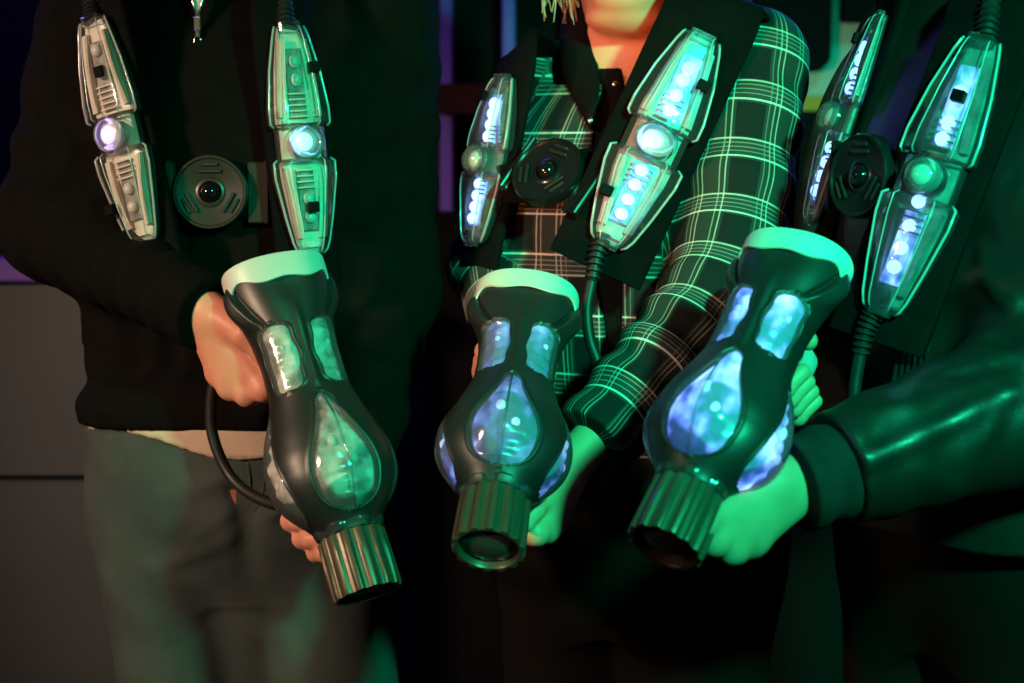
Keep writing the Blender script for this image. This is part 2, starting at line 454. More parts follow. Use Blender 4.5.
class Sdf:
    def __init__(s): s.items = []; s.post = []; s.h = 0.005
    def add(s, prim, k=0.01): s.items.append((prim, k)); return s
    def __call__(s, p):
        lo, hi = p.min(0), p.max(0); d = None
        for prim, k in s.items:
            q = np.maximum(np.maximum(lo - prim.c, prim.c - hi), 0)
            if math.sqrt(q @ q) > prim.R + 0.07: continue
            e = prim(p); d = e if d is None else smin(d, e, k)
        if d is None: d = np.full(len(p), 0.2)
        for f in s.post: d = f(p, d)
        return d

def mesh_sdf(f, h, project=1, B=8, lo=None, hi=None):
    if lo is None:
        lo = np.min([q.c - q.R for q, _ in f.items], 0) - 0.02
        hi = np.max([q.c + q.R for q, _ in f.items], 0) + 0.02
    nb = np.ceil((hi - lo) / (h * B)).astype(int); N = nb * B + 1
    val = np.full(N, 1.0, np.float32)
    bi = np.stack(np.meshgrid(*[np.arange(n) for n in nb], indexing='ij'), -1).reshape(-1, 3)
    cen = lo + (bi + 0.5) * h * B
    dc = np.concatenate([f(cen[i:i + 200]) for i in range(0, len(cen), 200)])
    keep = np.abs(dc) < h * B * 0.87 * 1.5 + 0.006
    for b in bi[(dc < 0) & ~keep]:
        val[b[0] * B:b[0] * B + B + 1, b[1] * B:b[1] * B + B + 1, b[2] * B:b[2] * B + B + 1] = -1
    g = np.stack(np.meshgrid(*[np.arange(B + 1)] * 3, indexing='ij'), -1).reshape(-1, 3)
    kb = bi[keep]
    key = (kb // 3) @ np.array([10000, 100, 1]); kb = kb[np.argsort(key, kind='stable')]
    for i in range(0, len(kb), 12):
        sub = kb[i:i + 12]
        pts = lo + (sub[:, None, :] * B + g[None]) .reshape(-1, 3) * h
        v = f(pts).reshape(len(sub), B + 1, B + 1, B + 1)
        for b, q in zip(sub, v):
            val[b[0] * B:b[0] * B + B + 1, b[1] * B:b[1] * B + B + 1, b[2] * B:b[2] * B + B + 1] = q
    neg = val < 0
    cnt = np.zeros(np.array(N) - 1, np.int8)
    for dx in (0, 1):
        for dy in (0, 1):
            for dz in (0, 1):
                cnt += neg[dx:N[0] - 1 + dx, dy:N[1] - 1 + dy, dz:N[2] - 1 + dz]
    act = (cnt > 0) & (cnt < 8)
    ci = np.argwhere(act); ids = np.full(act.shape, -1, np.int64); ids[act] = np.arange(len(ci))
    corner = np.array([(x, y, z) for x in (0, 1) for y in (0, 1) for z in (0, 1)])
    cv = np.stack([val[ci[:, 0] + c[0], ci[:, 1] + c[1], ci[:, 2] + c[2]] for c in corner], 1)
    acc = np.zeros((len(ci), 3)); n = np.zeros(len(ci))
    for a in range(8):
        for b in range(a + 1, 8):
            if np.abs(corner[a] - corner[b]).sum() != 1: continue
            m = (cv[:, a] < 0) != (cv[:, b] < 0)
            t = cv[:, a] / (cv[:, a] - cv[:, b] + 1e-12)
            acc[m] += (corner[a] + t[:, None] * (corner[b] - corner[a]))[m]; n[m] += 1
    V = lo + (ci + acc / n[:, None]) * h
    Fs = []
    for ax in range(3):
        o1, o2 = [(1, 2), (2, 0), (0, 1)][ax]
        s0 = [slice(None)] * 3; s1 = [slice(None)] * 3
        s0[ax] = slice(0, -1); s1[ax] = slice(1, None)
        d = neg[tuple(s0)] != neg[tuple(s1)]
        e = np.argwhere(d)
        e = e[(e[:, o1] > 0) & (e[:, o2] > 0) & (e[:, o1] < N[o1] - 1) & (e[:, o2] < N[o2] - 1)]
        u1 = np.zeros(3, int); u1[o1] = 1; u2 = np.zeros(3, int); u2[o2] = 1
        q = [ids[tuple((e - x).T)] for x in (u1 + u2, u2, np.zeros(3, int), u1)]
        q = np.stack(q, 1)
        flip = ~neg[tuple(e.T)]
        q[flip] = q[flip][:, ::-1]
        Fs.append(q)
    Fs = np.concatenate(Fs); Fs = Fs[(Fs >= 0).all(1)]
    for _ in range(project):
        for i in range(0, len(V), 4000):
            p = V[i:i + 4000]; d = f(p); e = h * 0.3
            gr = np.stack([f(p + e * np.eye(3)[k]) - d for k in range(3)], 1) / e
            st = np.clip(d / ((gr * gr).sum(1) + 0.05), -h * 0.5, h * 0.5)
            V[i:i + 4000] = p - st[:, None] * gr
    return V, Fs

def waves(seed, freq, n=6, stretch=(1, 1, 1)):
    r = np.random.default_rng(seed)
    K = r.normal(size=(n, 3)); K = K / np.linalg.norm(K, axis=1)[:, None] * freq * r.uniform(0.6, 1.4, (n, 1)) * np.array(stretch)
    ph = r.uniform(0, 6.28, n)
    def f(p):
        q = p + 0.006 * np.sin(p[:, [1, 2, 0]] * freq * 0.7 + 1.3)
        return np.sin(q @ K.T + ph).mean(1)
    return f

def seg_dist(p, a, b):
    ba = b - a; q = p - a; t = np.clip(q @ ba / (ba @ ba), 0, 1)
    wv = q - t[:, None] * ba
    return np.sqrt((wv * wv).sum(1)), t

def folds(lst):
    """crease ridges: (a, b, height, width)"""
    lst = [(np.asarray(a, float), np.asarray(b, float), h, wd) for a, b, h, wd in lst]
    def f(p, d):
        near = d < 0.05
        if not near.any(): return d
        q = p[near]; dd = np.zeros(len(q))
        for a, b, h, wd in lst:
            s, t = seg_dist(q, a, b)
            dd += h * np.exp(-(s / wd) ** 2) * (0.25 + 0.75 * np.sin(np.clip(t, 0.02, 0.98) * math.pi))
        d = d.copy(); d[near] -= dd
        return d
    return f

def wrinkle(seed, freq, amp, stretch=(1, 1, 1), n=6):
    wf = waves(seed, freq, n, stretch)
    def f(p, d):
        near = np.abs(d) < 0.05
        if near.any():
            d = d.copy(); d[near] += amp * wf(p[near])
        return d
    return f

def ringfold(a, b, amp, period, seed=0):
    """creases running round a sleeve, bunching irregularly"""
    a = np.asarray(a, float); b = np.asarray(b, float); L = np.linalg.norm(b - a); wf = waves(seed, 25)
    def f(p, d):
        s, t = seg_dist(p, a, b)
        near = (s < 0.12) & (np.abs(d) < 0.04)
        if near.any():
            d = d.copy(); q = p[near]; tt = t[near]
            d[near] += amp * np.sin(tt * L / period * 6.283 + 5.0 * wf(q)) * np.sin(tt * math.pi) ** 0.5
        return d
    return f

def cut_plane(o, n):
    o = np.asarray(o, float); n = nrm(n)
    return lambda p, d: np.maximum(d, (p - o) @ n)

def carve(prim, k=0.004):
    return lambda p, d: -smin(-d, prim(p), k)

# ------------------------------------------------------------------ the room
def struct(name, vf, m, label=None, kind='structure', **kw):
    o = build(name, *vf, m, smooth=False, **kw); o['kind'] = kind
    if label: o['label'] = label
    return fixnorm(o)
struct('floor', box((-3, -3.6, -0.1), (3, 1.6, 0)), M['floor'], 'dark carpeted floor of the dim arena')
struct('wall_back', box((-3, 1.5, 0), (3, 1.6, 3)), M['wall'], 'dark back wall behind the three players')
struct('wall_left', box((-3.1, -3.6, 0), (-3, 1.6, 3)), M['wall'], 'dark side wall beyond the grey partition')
struct('wall_right', box((3, -3.6, 0), (3.1, 1.6, 3)), M['wall'], 'dark side wall beyond the leather jacket')
struct('wall_front', box((-3, -3.7, 0), (3, -3.6, 3)), M['wall'], 'dark wall facing the three players')
struct('ceiling', box((-3, -3.6, 3), (3, 1.6, 3.1)), M['ceiling'], 'black ceiling of the arena')

# grey partition behind the first player, with a violet ledge on top
pt = empty('partition', (-1.2, 0.62, 0))
tag(pt, 'grey laminate partition with violet ledge behind the player in jeans', 'partition')
o_ = A(-1.2, 0.62, 0)
zl = P(60, 281, 0.60)[2]; zs = P(60, 479, 0.60)[2]
xr = P(235, 400, 0.60)[0]
def part_box(name, lo, hi, m, parent, base, bev=0.004):
    v, f = box(lo, hi, bev); ob = build(name, v - base, f, m, parent, smooth=False); return fixnorm(ob)
part_box('upper_panel', (-2.6, 0.60, zs + 0.003), (xr, 0.66, zl), M['grey_panel'], pt, o_)
part_box('lower_panel', (-2.6, 0.60, 0.0), (xr, 0.66, zs - 0.003), M['grey_panel'], pt, o_)
part_box('ledge', (-2.62, 0.575, zl), (xr + 0.02, 0.69, zl + 0.035), M['violet'], pt, o_)

# equipment rack with violet posts between first and second player
rk = empty('equipment_rack', (-0.05, 1.25, 0))
tag(rk, 'tall rack with violet uprights and dark red rail on the back wall', 'rack')
rb = A(-0.05, 1.25, 0)
for px in (447, 509, 571):
    x = P(px, 100, 1.25)[0]
    part_box('post', (x - 0.012, 1.22, 0), (x + 0.012, 1.30, 2.1), M['violet'], rk, rb)
zr = P(470, 100, 1.23)[2]
part_box('rail', (P(440, 100, 1.2)[0], 1.17, zr - 0.028), (P(578, 100, 1.2)[0], 1.215, zr + 0.028), M['rust'], rk, rb)
zc_ = P(470, 212, 1.15)[2]
part_box('base_cabinet', (P(425, 100, 1.15)[0], 1.10, 0), (P(590, 100, 1.15)[0], 1.30, zc_), M['matt_black'], rk, rb)
part_box('back_board', (P(440, 100, 1.2)[0], 1.305, 0.3), (P(578, 100, 1.2)[0], 1.32, 2.1), M['matt_black'], rk, rb)

# pale wall board on the right with a mustard band and black pads
Yw = 1.42
wb = empty('wall_board', (1.0, Yw, 0))
tag(wb, 'pale wall board lit teal with a mustard band behind the leather jacket', 'wall panel')
wbb = A(1.0, Yw, 0)
z1 = P(840, 97, Yw)[2]; z0 = P(840, 111, Yw)[2]; xl = P(812, 60, Yw)[0] - 0.12
part_box('upper_board', (xl, Yw, z1), (2.2, Yw + 0.05, 2.9), M['teal_wall'], wb, wbb)
part_box('stripe', (xl, Yw - 0.004, z0), (2.2, Yw + 0.05, z1), M['mustard'], wb, wbb, 0.001)
part_box('lower_board', (xl, Yw, 0.0), (2.2, Yw + 0.05, z0), M['lower_wall'], wb, wbb)
def pad(x0, x1, y0, y1, r, label):
    a = P(x0, y1, Yw - 0.03); b = P(x1, y0, Yw - 0.03)
    pts = []
    for cx, cz, a0 in ((b[0] - r, b[2] - r, 0), (a[0] + r, b[2] - r, 90), (a[0] + r, a[2] + r, 180), (b[0] - r, a[2] + r, 270)):
        for t in range(0, 91, 15):
            an = math.radians(a0 + t); pts.append((cx + r * math.cos(an), cz + r * math.sin(an)))
    ring = lambda y, s: np.array([[(p[0] - (a[0] + b[0]) / 2) * s + (a[0] + b[0]) / 2, y, (p[1] - (a[2] + b[2]) / 2) * s + (a[2] + b[2]) / 2] for p in pts])
    v, f = grid(np.array([ring(Yw - 0.001, 1), ring(Yw - 0.025, 1), ring(Yw - 0.03, 0.97)]), close_v=True, capu0=True, capu1=True)
    base = v.mean(0); ob = build('wall_pad', v - base, f, M['matt_black'], sharp=30); ob.location = base
    fixnorm(ob); tag(ob, label, 'wall pad')
pad(752, 834, -60, 70, 0.03, 'black wall pad with rounded corners behind the plaid shoulder')
pad(842, 930, -60, 21, 0.006, 'black square-cornered wall pad above the mustard band')
pad(760, 838, 116, 260, 0.03, 'black wall pad below the mustard band')

# ------------------------------------------------------------------ blaster
GL = 0.345
prof = np.array([  # s/L, half width, half height
    (0.00, .0500, .036), (0.05, .0510, .038), (0.11, .0485, .039), (0.18, .0430, .038), (0.28, .0390, .036), (0.38, .0400, .037),
    (0.45, .0465, .042), (0.53, .0555, .049), (0.60, .0615, .053), (0.67, .0605, .0525), (0.725, .0530, .047), (0.77, .041, .039), (0.805, .031, .031), (0.825, .029, .029)])
_s = np.linspace(0, 0.825, 300)
def _sm(c): return np.convolve(np.pad(np.interp(_s, prof[:, 0], prof[:, c]), 9, 'edge'), np.ones(19) / 19, 'valid')
_w, _h = _sm(1), _sm(2)
def gsurf(s, th, off=0.0):
    """point on the blaster's moulded surface; s in metres, th from the top"""
    w_ = np.interp(s / GL, _s, _w); h_ = np.interp(s / GL, _s, _h)
    e = 2.25
    sn, cs = np.sin(th), np.cos(th)
    k = (np.abs(sn) ** e + np.abs(cs) ** e) ** (-1 / e)
    x = w_ * sn * k; y = h_ * cs * k
    n = np.stack([sn / w_, cs / h_], -1); n /= np.linalg.norm(n, axis=-1, keepdims=True)
    return np.stack([x + n[..., 0] * off, y + n[..., 1] * off, s + 0 * x], -1)
WIN = []   # s0, s1, centre angle, half angle, shape
WIN.append((0.425 * GL, 0.775 * GL, 0.0, 0.58, 'drop'))
WIN.append((0.435 * GL, 0.775 * GL, 1.62, 0.50, 'drop'))
WIN.append((0.435 * GL, 0.775 * GL, -1.62, 0.50, 'drop'))
WIN.append((0.19 * GL, 0.395 * GL, 0.70, 0.50, 'bone'))
WIN.append((0.19 * GL, 0.395 * GL, -0.70, 0.50, 'bone'))
def halfang(win, t):
    t = np.clip(t, 0, 1)
    if win[4] == 'drop':
        q = np.clip(t / 0.74, 0, 1); q = q * q * (3 - 2 * q)
        return win[3] * (0.34 + 0.66 * q) * np.clip(t / .07, 0, 1) ** .5 * np.clip(1 - np.clip((t - .78) / .22, 0, 1) ** 3.4, 0, 1) ** .45
    return win[3] * (0.93 + 0.07 * np.cos((t - 0.5) * 4 * math.pi)) * np.clip(1 - np.abs(2 * t - 1) ** 6, 0, 1) ** 0.4
def win_in(s, th, grow=0.0):
    """distance inside any window opening, metres (negative outside)"""
    best = np.full(np.broadcast(s, th).shape, -1.0)
    for wn in WIN:
        t = (s - wn[0]) / (wn[1] - wn[0])
        dth = np.abs((th - wn[2] + math.pi) % (2 * math.pi) - math.pi)
        r = np.interp(s / GL, _s, _w)
        d1 = (halfang(wn, t) - dth) * r
        d2 = np.minimum(t, 1 - t) * (wn[1] - wn[0]) + 0.0005
        best = np.maximum(best, np.minimum(d1, np.where((t > 0) & (t < 1), d1, d2)))
    return best
def sstep(x, a, b):
    t = np.clip((x - a) / (b - a), 0, 1); return t * t * (3 - 2 * t)

def gun_parts():
    """list of (name, verts, faces, material key, sub-part of index or None, sharp)"""
    out = []
    # shell with recessed window openings, raised rims, shoulder swooshes and a slot
    S = np.linspace(0.004, 0.825 * GL, 236); T = np.linspace(-math.pi, math.pi, 264, endpoint=False)
    s, th = np.meshgrid(S, T, indexing='ij')
    wi = win_in(s, th)
    off = -0.0065 * sstep(wi, -0.0004, 0.0012) + 0.0012 * np.exp(-((wi + 0.0016) / 0.0016) ** 2)
    for sg in (-1, 1):   # swoosh over the rear shoulders
        a = sg * (0.62 + 0.75 * (1 - np.clip(s / (0.20 * GL), 0, 1)) ** 0.6)
        dd = (th - a) * 0.043
        env = sstep(s, 0.0, 0.02) * (1 - sstep(s, 0.15 * GL, 0.2 * GL))
        off += env * (-0.004 * np.exp(-(dd / 0.0022) ** 2) + 0.0045 * sstep(sg * dd, 0.001, 0.006) * (1 - sstep(sg * dd, 0.014, 0.03)))
        a2 = sg * 1.55
        off += 0.006 * np.exp(-((th - a2) * 0.045 / 0.012) ** 2) * np.exp(-((s - 0.035) / 0.022) ** 2)
    # valley between the two neck windows and the rear hump
    off += -0.003 * np.exp(-(th / 0.32) ** 2) * np.exp(-((s - 0.075 * GL) / 0.02) ** 2)
    off += 0.002 * np.exp(-(th / 0.12) ** 2) * sstep(s, 0.10 * GL, 0.2 * GL) * (1 - sstep(s, 0.38 * GL, 0.42 * GL))
    v, f = grid(gsurf(s, th, off), close_v=True, capu0=True, capu1=True)
    out.append(('shell', v, f, 'gun', None, None))
    # pale rear cap with a wavy front edge
    T2 = np.linspace(-math.pi, math.pi, 128, endpoint=False)
    edge = 0.017 + 0.005 * np.cos(3 * T2) - 0.003 * np.cos(6 * T2) + 0.006 * np.abs(np.sin(T2)) ** 3
    rows = []
    for q, o_ in ((1.0, 0.0004), (0.97, 0.0022), (0.5, 0.0030), (0.15, 0.0034)):
        rows.append(gsurf(edge * q, T2, o_))
    r0 = gsurf(np.full_like(T2, 0.0), T2, 0.0034)
    for z_, k in ((-0.004, 1.0), (-0.0065, 0.99), (-0.0075, 0.965), (-0.0075, 0.90), (-0.003, 0.885), (-0.002, 0.3)):
        q = r0.copy(); q[:, :2] *= k; q[:, 2] = z_; rows.append(q)
    v, f = grid(np.array(rows)[::-1], close_v=True, capu0=True)
    out.append(('rear_cap', v, f, 'cap', None, 32))
    # windows
    for wn in WIN:
        tt = (1 - np.cos(np.linspace(0.0, math.pi, 40))) / 2; tt = np.clip(tt, 0.0015, 0.9985)
        cc = np.linspace(-1, 1, 29)
        t, c = np.meshgrid(tt, cc, indexing='ij')
        s = wn[0] + t * (wn[1] - wn[0]); th = wn[2] + c * halfang(wn, t)
        dome = (1 - c ** 4) * (1 - np.abs(2 * t - 1) ** 4)
        big = wn[4] == 'drop'
        off = 0.0002 + (0.0030 if big else 0.0026) * dome
        rf = 0.0095 if wn[2] == 0.0 else 0.0020
        if big: off = off + rf * (1 - np.abs(c)) * np.clip(4 * np.minimum(t, 1 - t), 0, 1)
        v, f = grid(gsurf(s, th, off)); f = [q[::-1] for q in f]
        out.append(('window_pane', v, f, 'clear_gun', None, None)); k = len(out) - 1
        if wn[2] == 0.0:
            rp = gsurf(s[2:-2, 14], th[2:-2, 14], off[2:-2, 14] + .0002)
            v, f = tube(rp, .0011, 6); out.append(('window_ridge', v, f, 'clear_pod', k, None))
        g = gsurf(s, th, -0.0048 + 0.0016 * np.sin(s * 420) * (1 - c ** 2) + (0.003 * (1 - np.abs(c)) if big else 0))
        v, f = grid(g); f = [q[::-1] for q in f]
        out.append(('light_guide', v, f, 'GUIDE', k, None))
        rim = np.concatenate([np.stack([gsurf(s[:, j], th[:, j], 0.0006) for j in (0,)])[0], gsurf(s[-1], th[-1], 0.0006), gsurf(s[::-1, -1], th[::-1, -1], 0.0006), gsurf(s[0, ::-1], th[0, ::-1], 0.0006)])
        spots = [(0.45, -0.25, .0050), (0.62, 0.3, .0044)] if big else [(0.35, 0.2, .0026)]
        for (a, b, r) in spots:
            p = gsurf(np.array(wn[0] + a * (wn[1] - wn[0])), np.array(wn[2] + b * halfang(wn, np.array(a))), -0.0042)
            u, vv = np.meshgrid(np.linspace(0.05, math.pi - 0.05, 9), np.linspace(0, 2 * math.pi, 14, endpoint=False), indexing='ij')
            q = p + r * np.stack([np.sin(u) * np.cos(vv), np.sin(u) * np.sin(vv), 1.4 * np.cos(u)], -1)
            v, f = grid(q, close_v=True, capu0=True, capu1=True)
            out.append(('led', v, f, 'LED', k, None))
    # clear collar between bulb and barrel
    T3 = np.linspace(0, 2 * math.pi, 96, endpoint=False); rows = []
    for z_, r in ((0.787, .028), (0.792, .0325), (0.801, .0345), (0.810, .0340), (0.823, .0325), (0.828, .028)):
        rr = r * (1 + 0.045 * np.sign(np.sin(7 * T3)) * np.abs(np.sin(7 * T3)) ** 0.4)
        rows.append(np.stack([rr * np.sin(T3), rr * np.cos(T3), np.full_like(T3, z_ * GL)], -1))
    v, f = grid(np.array(rows), close_v=True); f = [q[::-1] for q in f]
    out.append(('collar', v, f, 'clear_pod', None, 40))
    # ribbed barrel, open at the front
    nf = 14; T4 = np.linspace(0, 2 * math.pi, nf * 12, endpoint=False)
    fl = np.tanh(3.0 * np.cos(nf * T4)) * 0.0017
    rows = []
    for z_, r, k in ((0.820, .024, 0), (0.821, .0300, 0.3), (0.830, .0320, 1), (0.90, .0325, 1), (0.985, .0330, 1), (1.0, .0325, 0.8), (1.0, .0290, 0), (0.993, .0280, 0), (0.94, .027, 0)):
        rr = r + fl * k
        rows.append(np.stack([rr * np.sin(T4), rr * np.cos(T4), np.full_like(T4, z_ * GL)], -1))
    v, f = grid(np.array(rows), close_v=True); f = [q[::-1] for q in f]
    out.append(('barrel', v, f, 'barrel', None, 45)); kb = len(out) - 1
    T5 = np.linspace(0, 2 * math.pi, 48, endpoint=False)
    rows = [np.stack([r * np.sin(T5), r * np.cos(T5), np.full_like(T5, z_ * GL)], -1) for z_, r in ((0.975, .0278), (0.982, .024), (0.988, .017), (0.991, .009), (0.992, .002))]
    v, f = grid(np.array(rows), close_v=True, capu1=True); f = [q[::-1] for q in f]
    out.append(('lens', v, f, 'clear', kb, None))
    rows = [np.stack([r * np.sin(T5), r * np.cos(T5), np.full_like(T5, 0.955 * GL)], -1) for r in (.0275, .012)]
    v, f = grid(np.array(rows), close_v=True, capu1=True); out.append(('bore_plate', v, f, 'smoke_lens', kb, None))
    Th = np.linspace(-1.9, -0.5, 14)
    rows = [np.stack([r * np.sin(Th), r * np.cos(Th), np.full_like(Th, z_ * GL)], -1) for r, z_ in ((.0255, .97), (.006, .962))]
    v, f = grid(np.array(rows)); out.append(('lens_glint', v, f, 'cap', kb, None))  # pale crescent added to stand for the bright reflection in the lens
    # rear grip, fore grip, trigger
    def loftbar(sts, seg=28, e=2.6):
        T_ = np.linspace(0, 2 * math.pi, seg, endpoint=False); rr = []
        for (y, z_, a, b) in sts:
            k = (np.abs(np.sin(T_)) ** e + np.abs(np.cos(T_)) ** e) ** (-1 / e)
            rr.append(np.stack([a * np.sin(T_) * k, np.full_like(T_, y), z_ + b * np.cos(T_) * k], -1))
        return grid(np.array(rr), close_v=True, capu0=True, capu1=True)
    v, f = loftbar([(-0.028, .060, .020, .026), (-0.045, .058, .0185, .023), (-0.065, .054, .0175, .020), (-0.085, .050, .018, .020), (-0.103, .046, .019, .021), (-0.110, .045, .016, .018)])
    out.append(('rear_grip', v, f, 'cap', None, None))
    v, f = loftbar([(-0.035, .205, .020, .030), (-0.055, .205, .018, .024), (-0.085, .202, .017, .020), (-0.105, .200, .0175, .020), (-0.112, .200, .014, .016)])
    out.append(('fore_grip', v, f, 'gun', None, None))
    v, f = tube(catmull([(0, -0.034, .098), (0, -0.048, .101), (0, -0.062, .097)], 5), 0.005, 10)
    out.append(('trigger', v, f, 'cap', None, None))
    return out

GUN = gun_parts()
GUNMESH = None
def blaster(R, Mz, roll, label, guide, led, group):
    global GUNMESH
    R, Mz = np.asarray(R), np.asarray(Mz)
    Z = nrm(Mz - R); mid = (R + Mz) / 2
    Y = CAMP - mid; Y = nrm(Y - Z * (Y @ Z)); X = np.cross(Y, Z)
    a = math.radians(roll)
    Y2 = Y * math.cos(a) + X * math.sin(a); X2 = np.cross(Y2, Z)
    k = np.linalg.norm(Mz - R) / GL
    root = empty('laser_tag_blaster'); tag(root, label, 'toy blaster', group)
    m = Matrix(((X2[0], Y2[0], Z[0] * k, R[0]), (X2[1], Y2[1], Z[1] * k, R[1]), (X2[2], Y2[2], Z[2] * k, R[2]), (0, 0, 0, 1)))
    root.matrix_world = m
    objs = []
    first = GUNMESH is None
    if first: GUNMESH = []
    for i, (nm, v, f, mk, sub, sharp) in enumerate(GUN):
        mm = M[guide] if mk == 'GUIDE' else M[led] if mk == 'LED' else M[mk]
        par = root if sub is None else objs[sub]
        if first:
            o = build(nm, v, f, mm, par, sharp=sharp); GUNMESH.append(o)
        else:
            o = GUNMESH[i].copy(); COL.objects.link(o); o.parent = par
        o.material_slots[0].link = 'OBJECT'; o.material_slots[0].material = mm
        objs.append(o)
    return root, np.array(m)

G1R, G1M = P(274, 275, -0.285), P(368, 594, -0.42)
G2R, G2M = P(527, 300, -0.27), P(488, 550, -0.505)
G3R, G3M = P(797, 262, -0.43), P(664, 548, -0.62)
g1, g1m = blaster(G1R, G1M, 17, 'unlit black blaster with amber-tinted barrel held by the player in jeans', 'guide_off', 'led_off', 'laser tag blasters')
g2, g2m = blaster(G2R, G2M, -3, 'black blaster with blue lit windows held by the player in plaid', 'guide_low', 'gun_led', 'laser tag blasters')
g3, g3m = blaster(G3R, G3M, -24, 'black blaster with bright windows held by the player in leather', 'guide_on', 'gun_led', 'laser tag blasters')

# ------------------------------------------------------------------ vests with light pods
def sphere(c, r, nu=10, nv=16, half=False):
    u, v = np.meshgrid(np.linspace(0.03, (math.pi / 2 if half else math.pi - 0.03), nu), np.linspace(0, 2 * math.pi, nv, endpoint=False), indexing='ij')
    r = np.asarray(r if not np.isscalar(r) else (r, r, r), float)
    q = np.asarray(c) + np.stack([r[0] * np.sin(u) * np.cos(v), r[1] * np.sin(u) * np.sin(v), r[2] * np.cos(u)], -1)
    V, Fs = grid(q, close_v=True, capu0=True, capu1=True)
    return V, Fs

UPP = [(0.0, .0165, .010), (0.015, .0180, .013), (0.05, .0205, .015), (0.20, .0285, .019), (0.36, .0335, .022), (0.43, .0335, .022), (0.445, .030, .019)]
MIDP = [(0.43, .0275, .017), (0.60, .0275, .017)]
LOWP = [(0.585, .030, .019), (0.60, .0345, .022), (0.67, .0340, .021), (0.84, .0265, .017), (0.95, .0205, .014), (0.985, .0170, .012), (1.0, .013, .008)]
def podshell(prof, L, w=1.0, hk=1.0, base=0.0, close=True):
    rows = []
    pr = np.array(prof)
    vs = np.unique(np.concatenate([pr[:, 0], np.linspace(pr[0, 0], pr[-1, 0], 10)]))
    for v in vs:
        a = np.interp(v, pr[:, 0], pr[:, 1]) * w; h = np.interp(v, pr[:, 0], pr[:, 2]) * hk
        cs = [(-a, 0), (-a, h * .45), (-a * .93, h * .55), (-a * .62, h * .95), (-a * .5, h), (a * .5, h), (a * .62, h * .95), (a * .93, h * .55), (a, h * .45), (a, 0)]
        rows.append([(x, v * L, base + z) for x, z in cs])
    V, Fs = grid(np.array(rows), capu0=False)
    n = len(rows[0])
    if close:
        Fs = list(Fs) + [tuple(range(n))[::-1], tuple(range((len(rows) - 1) * n, len(rows) * n))]
    return V, Fs

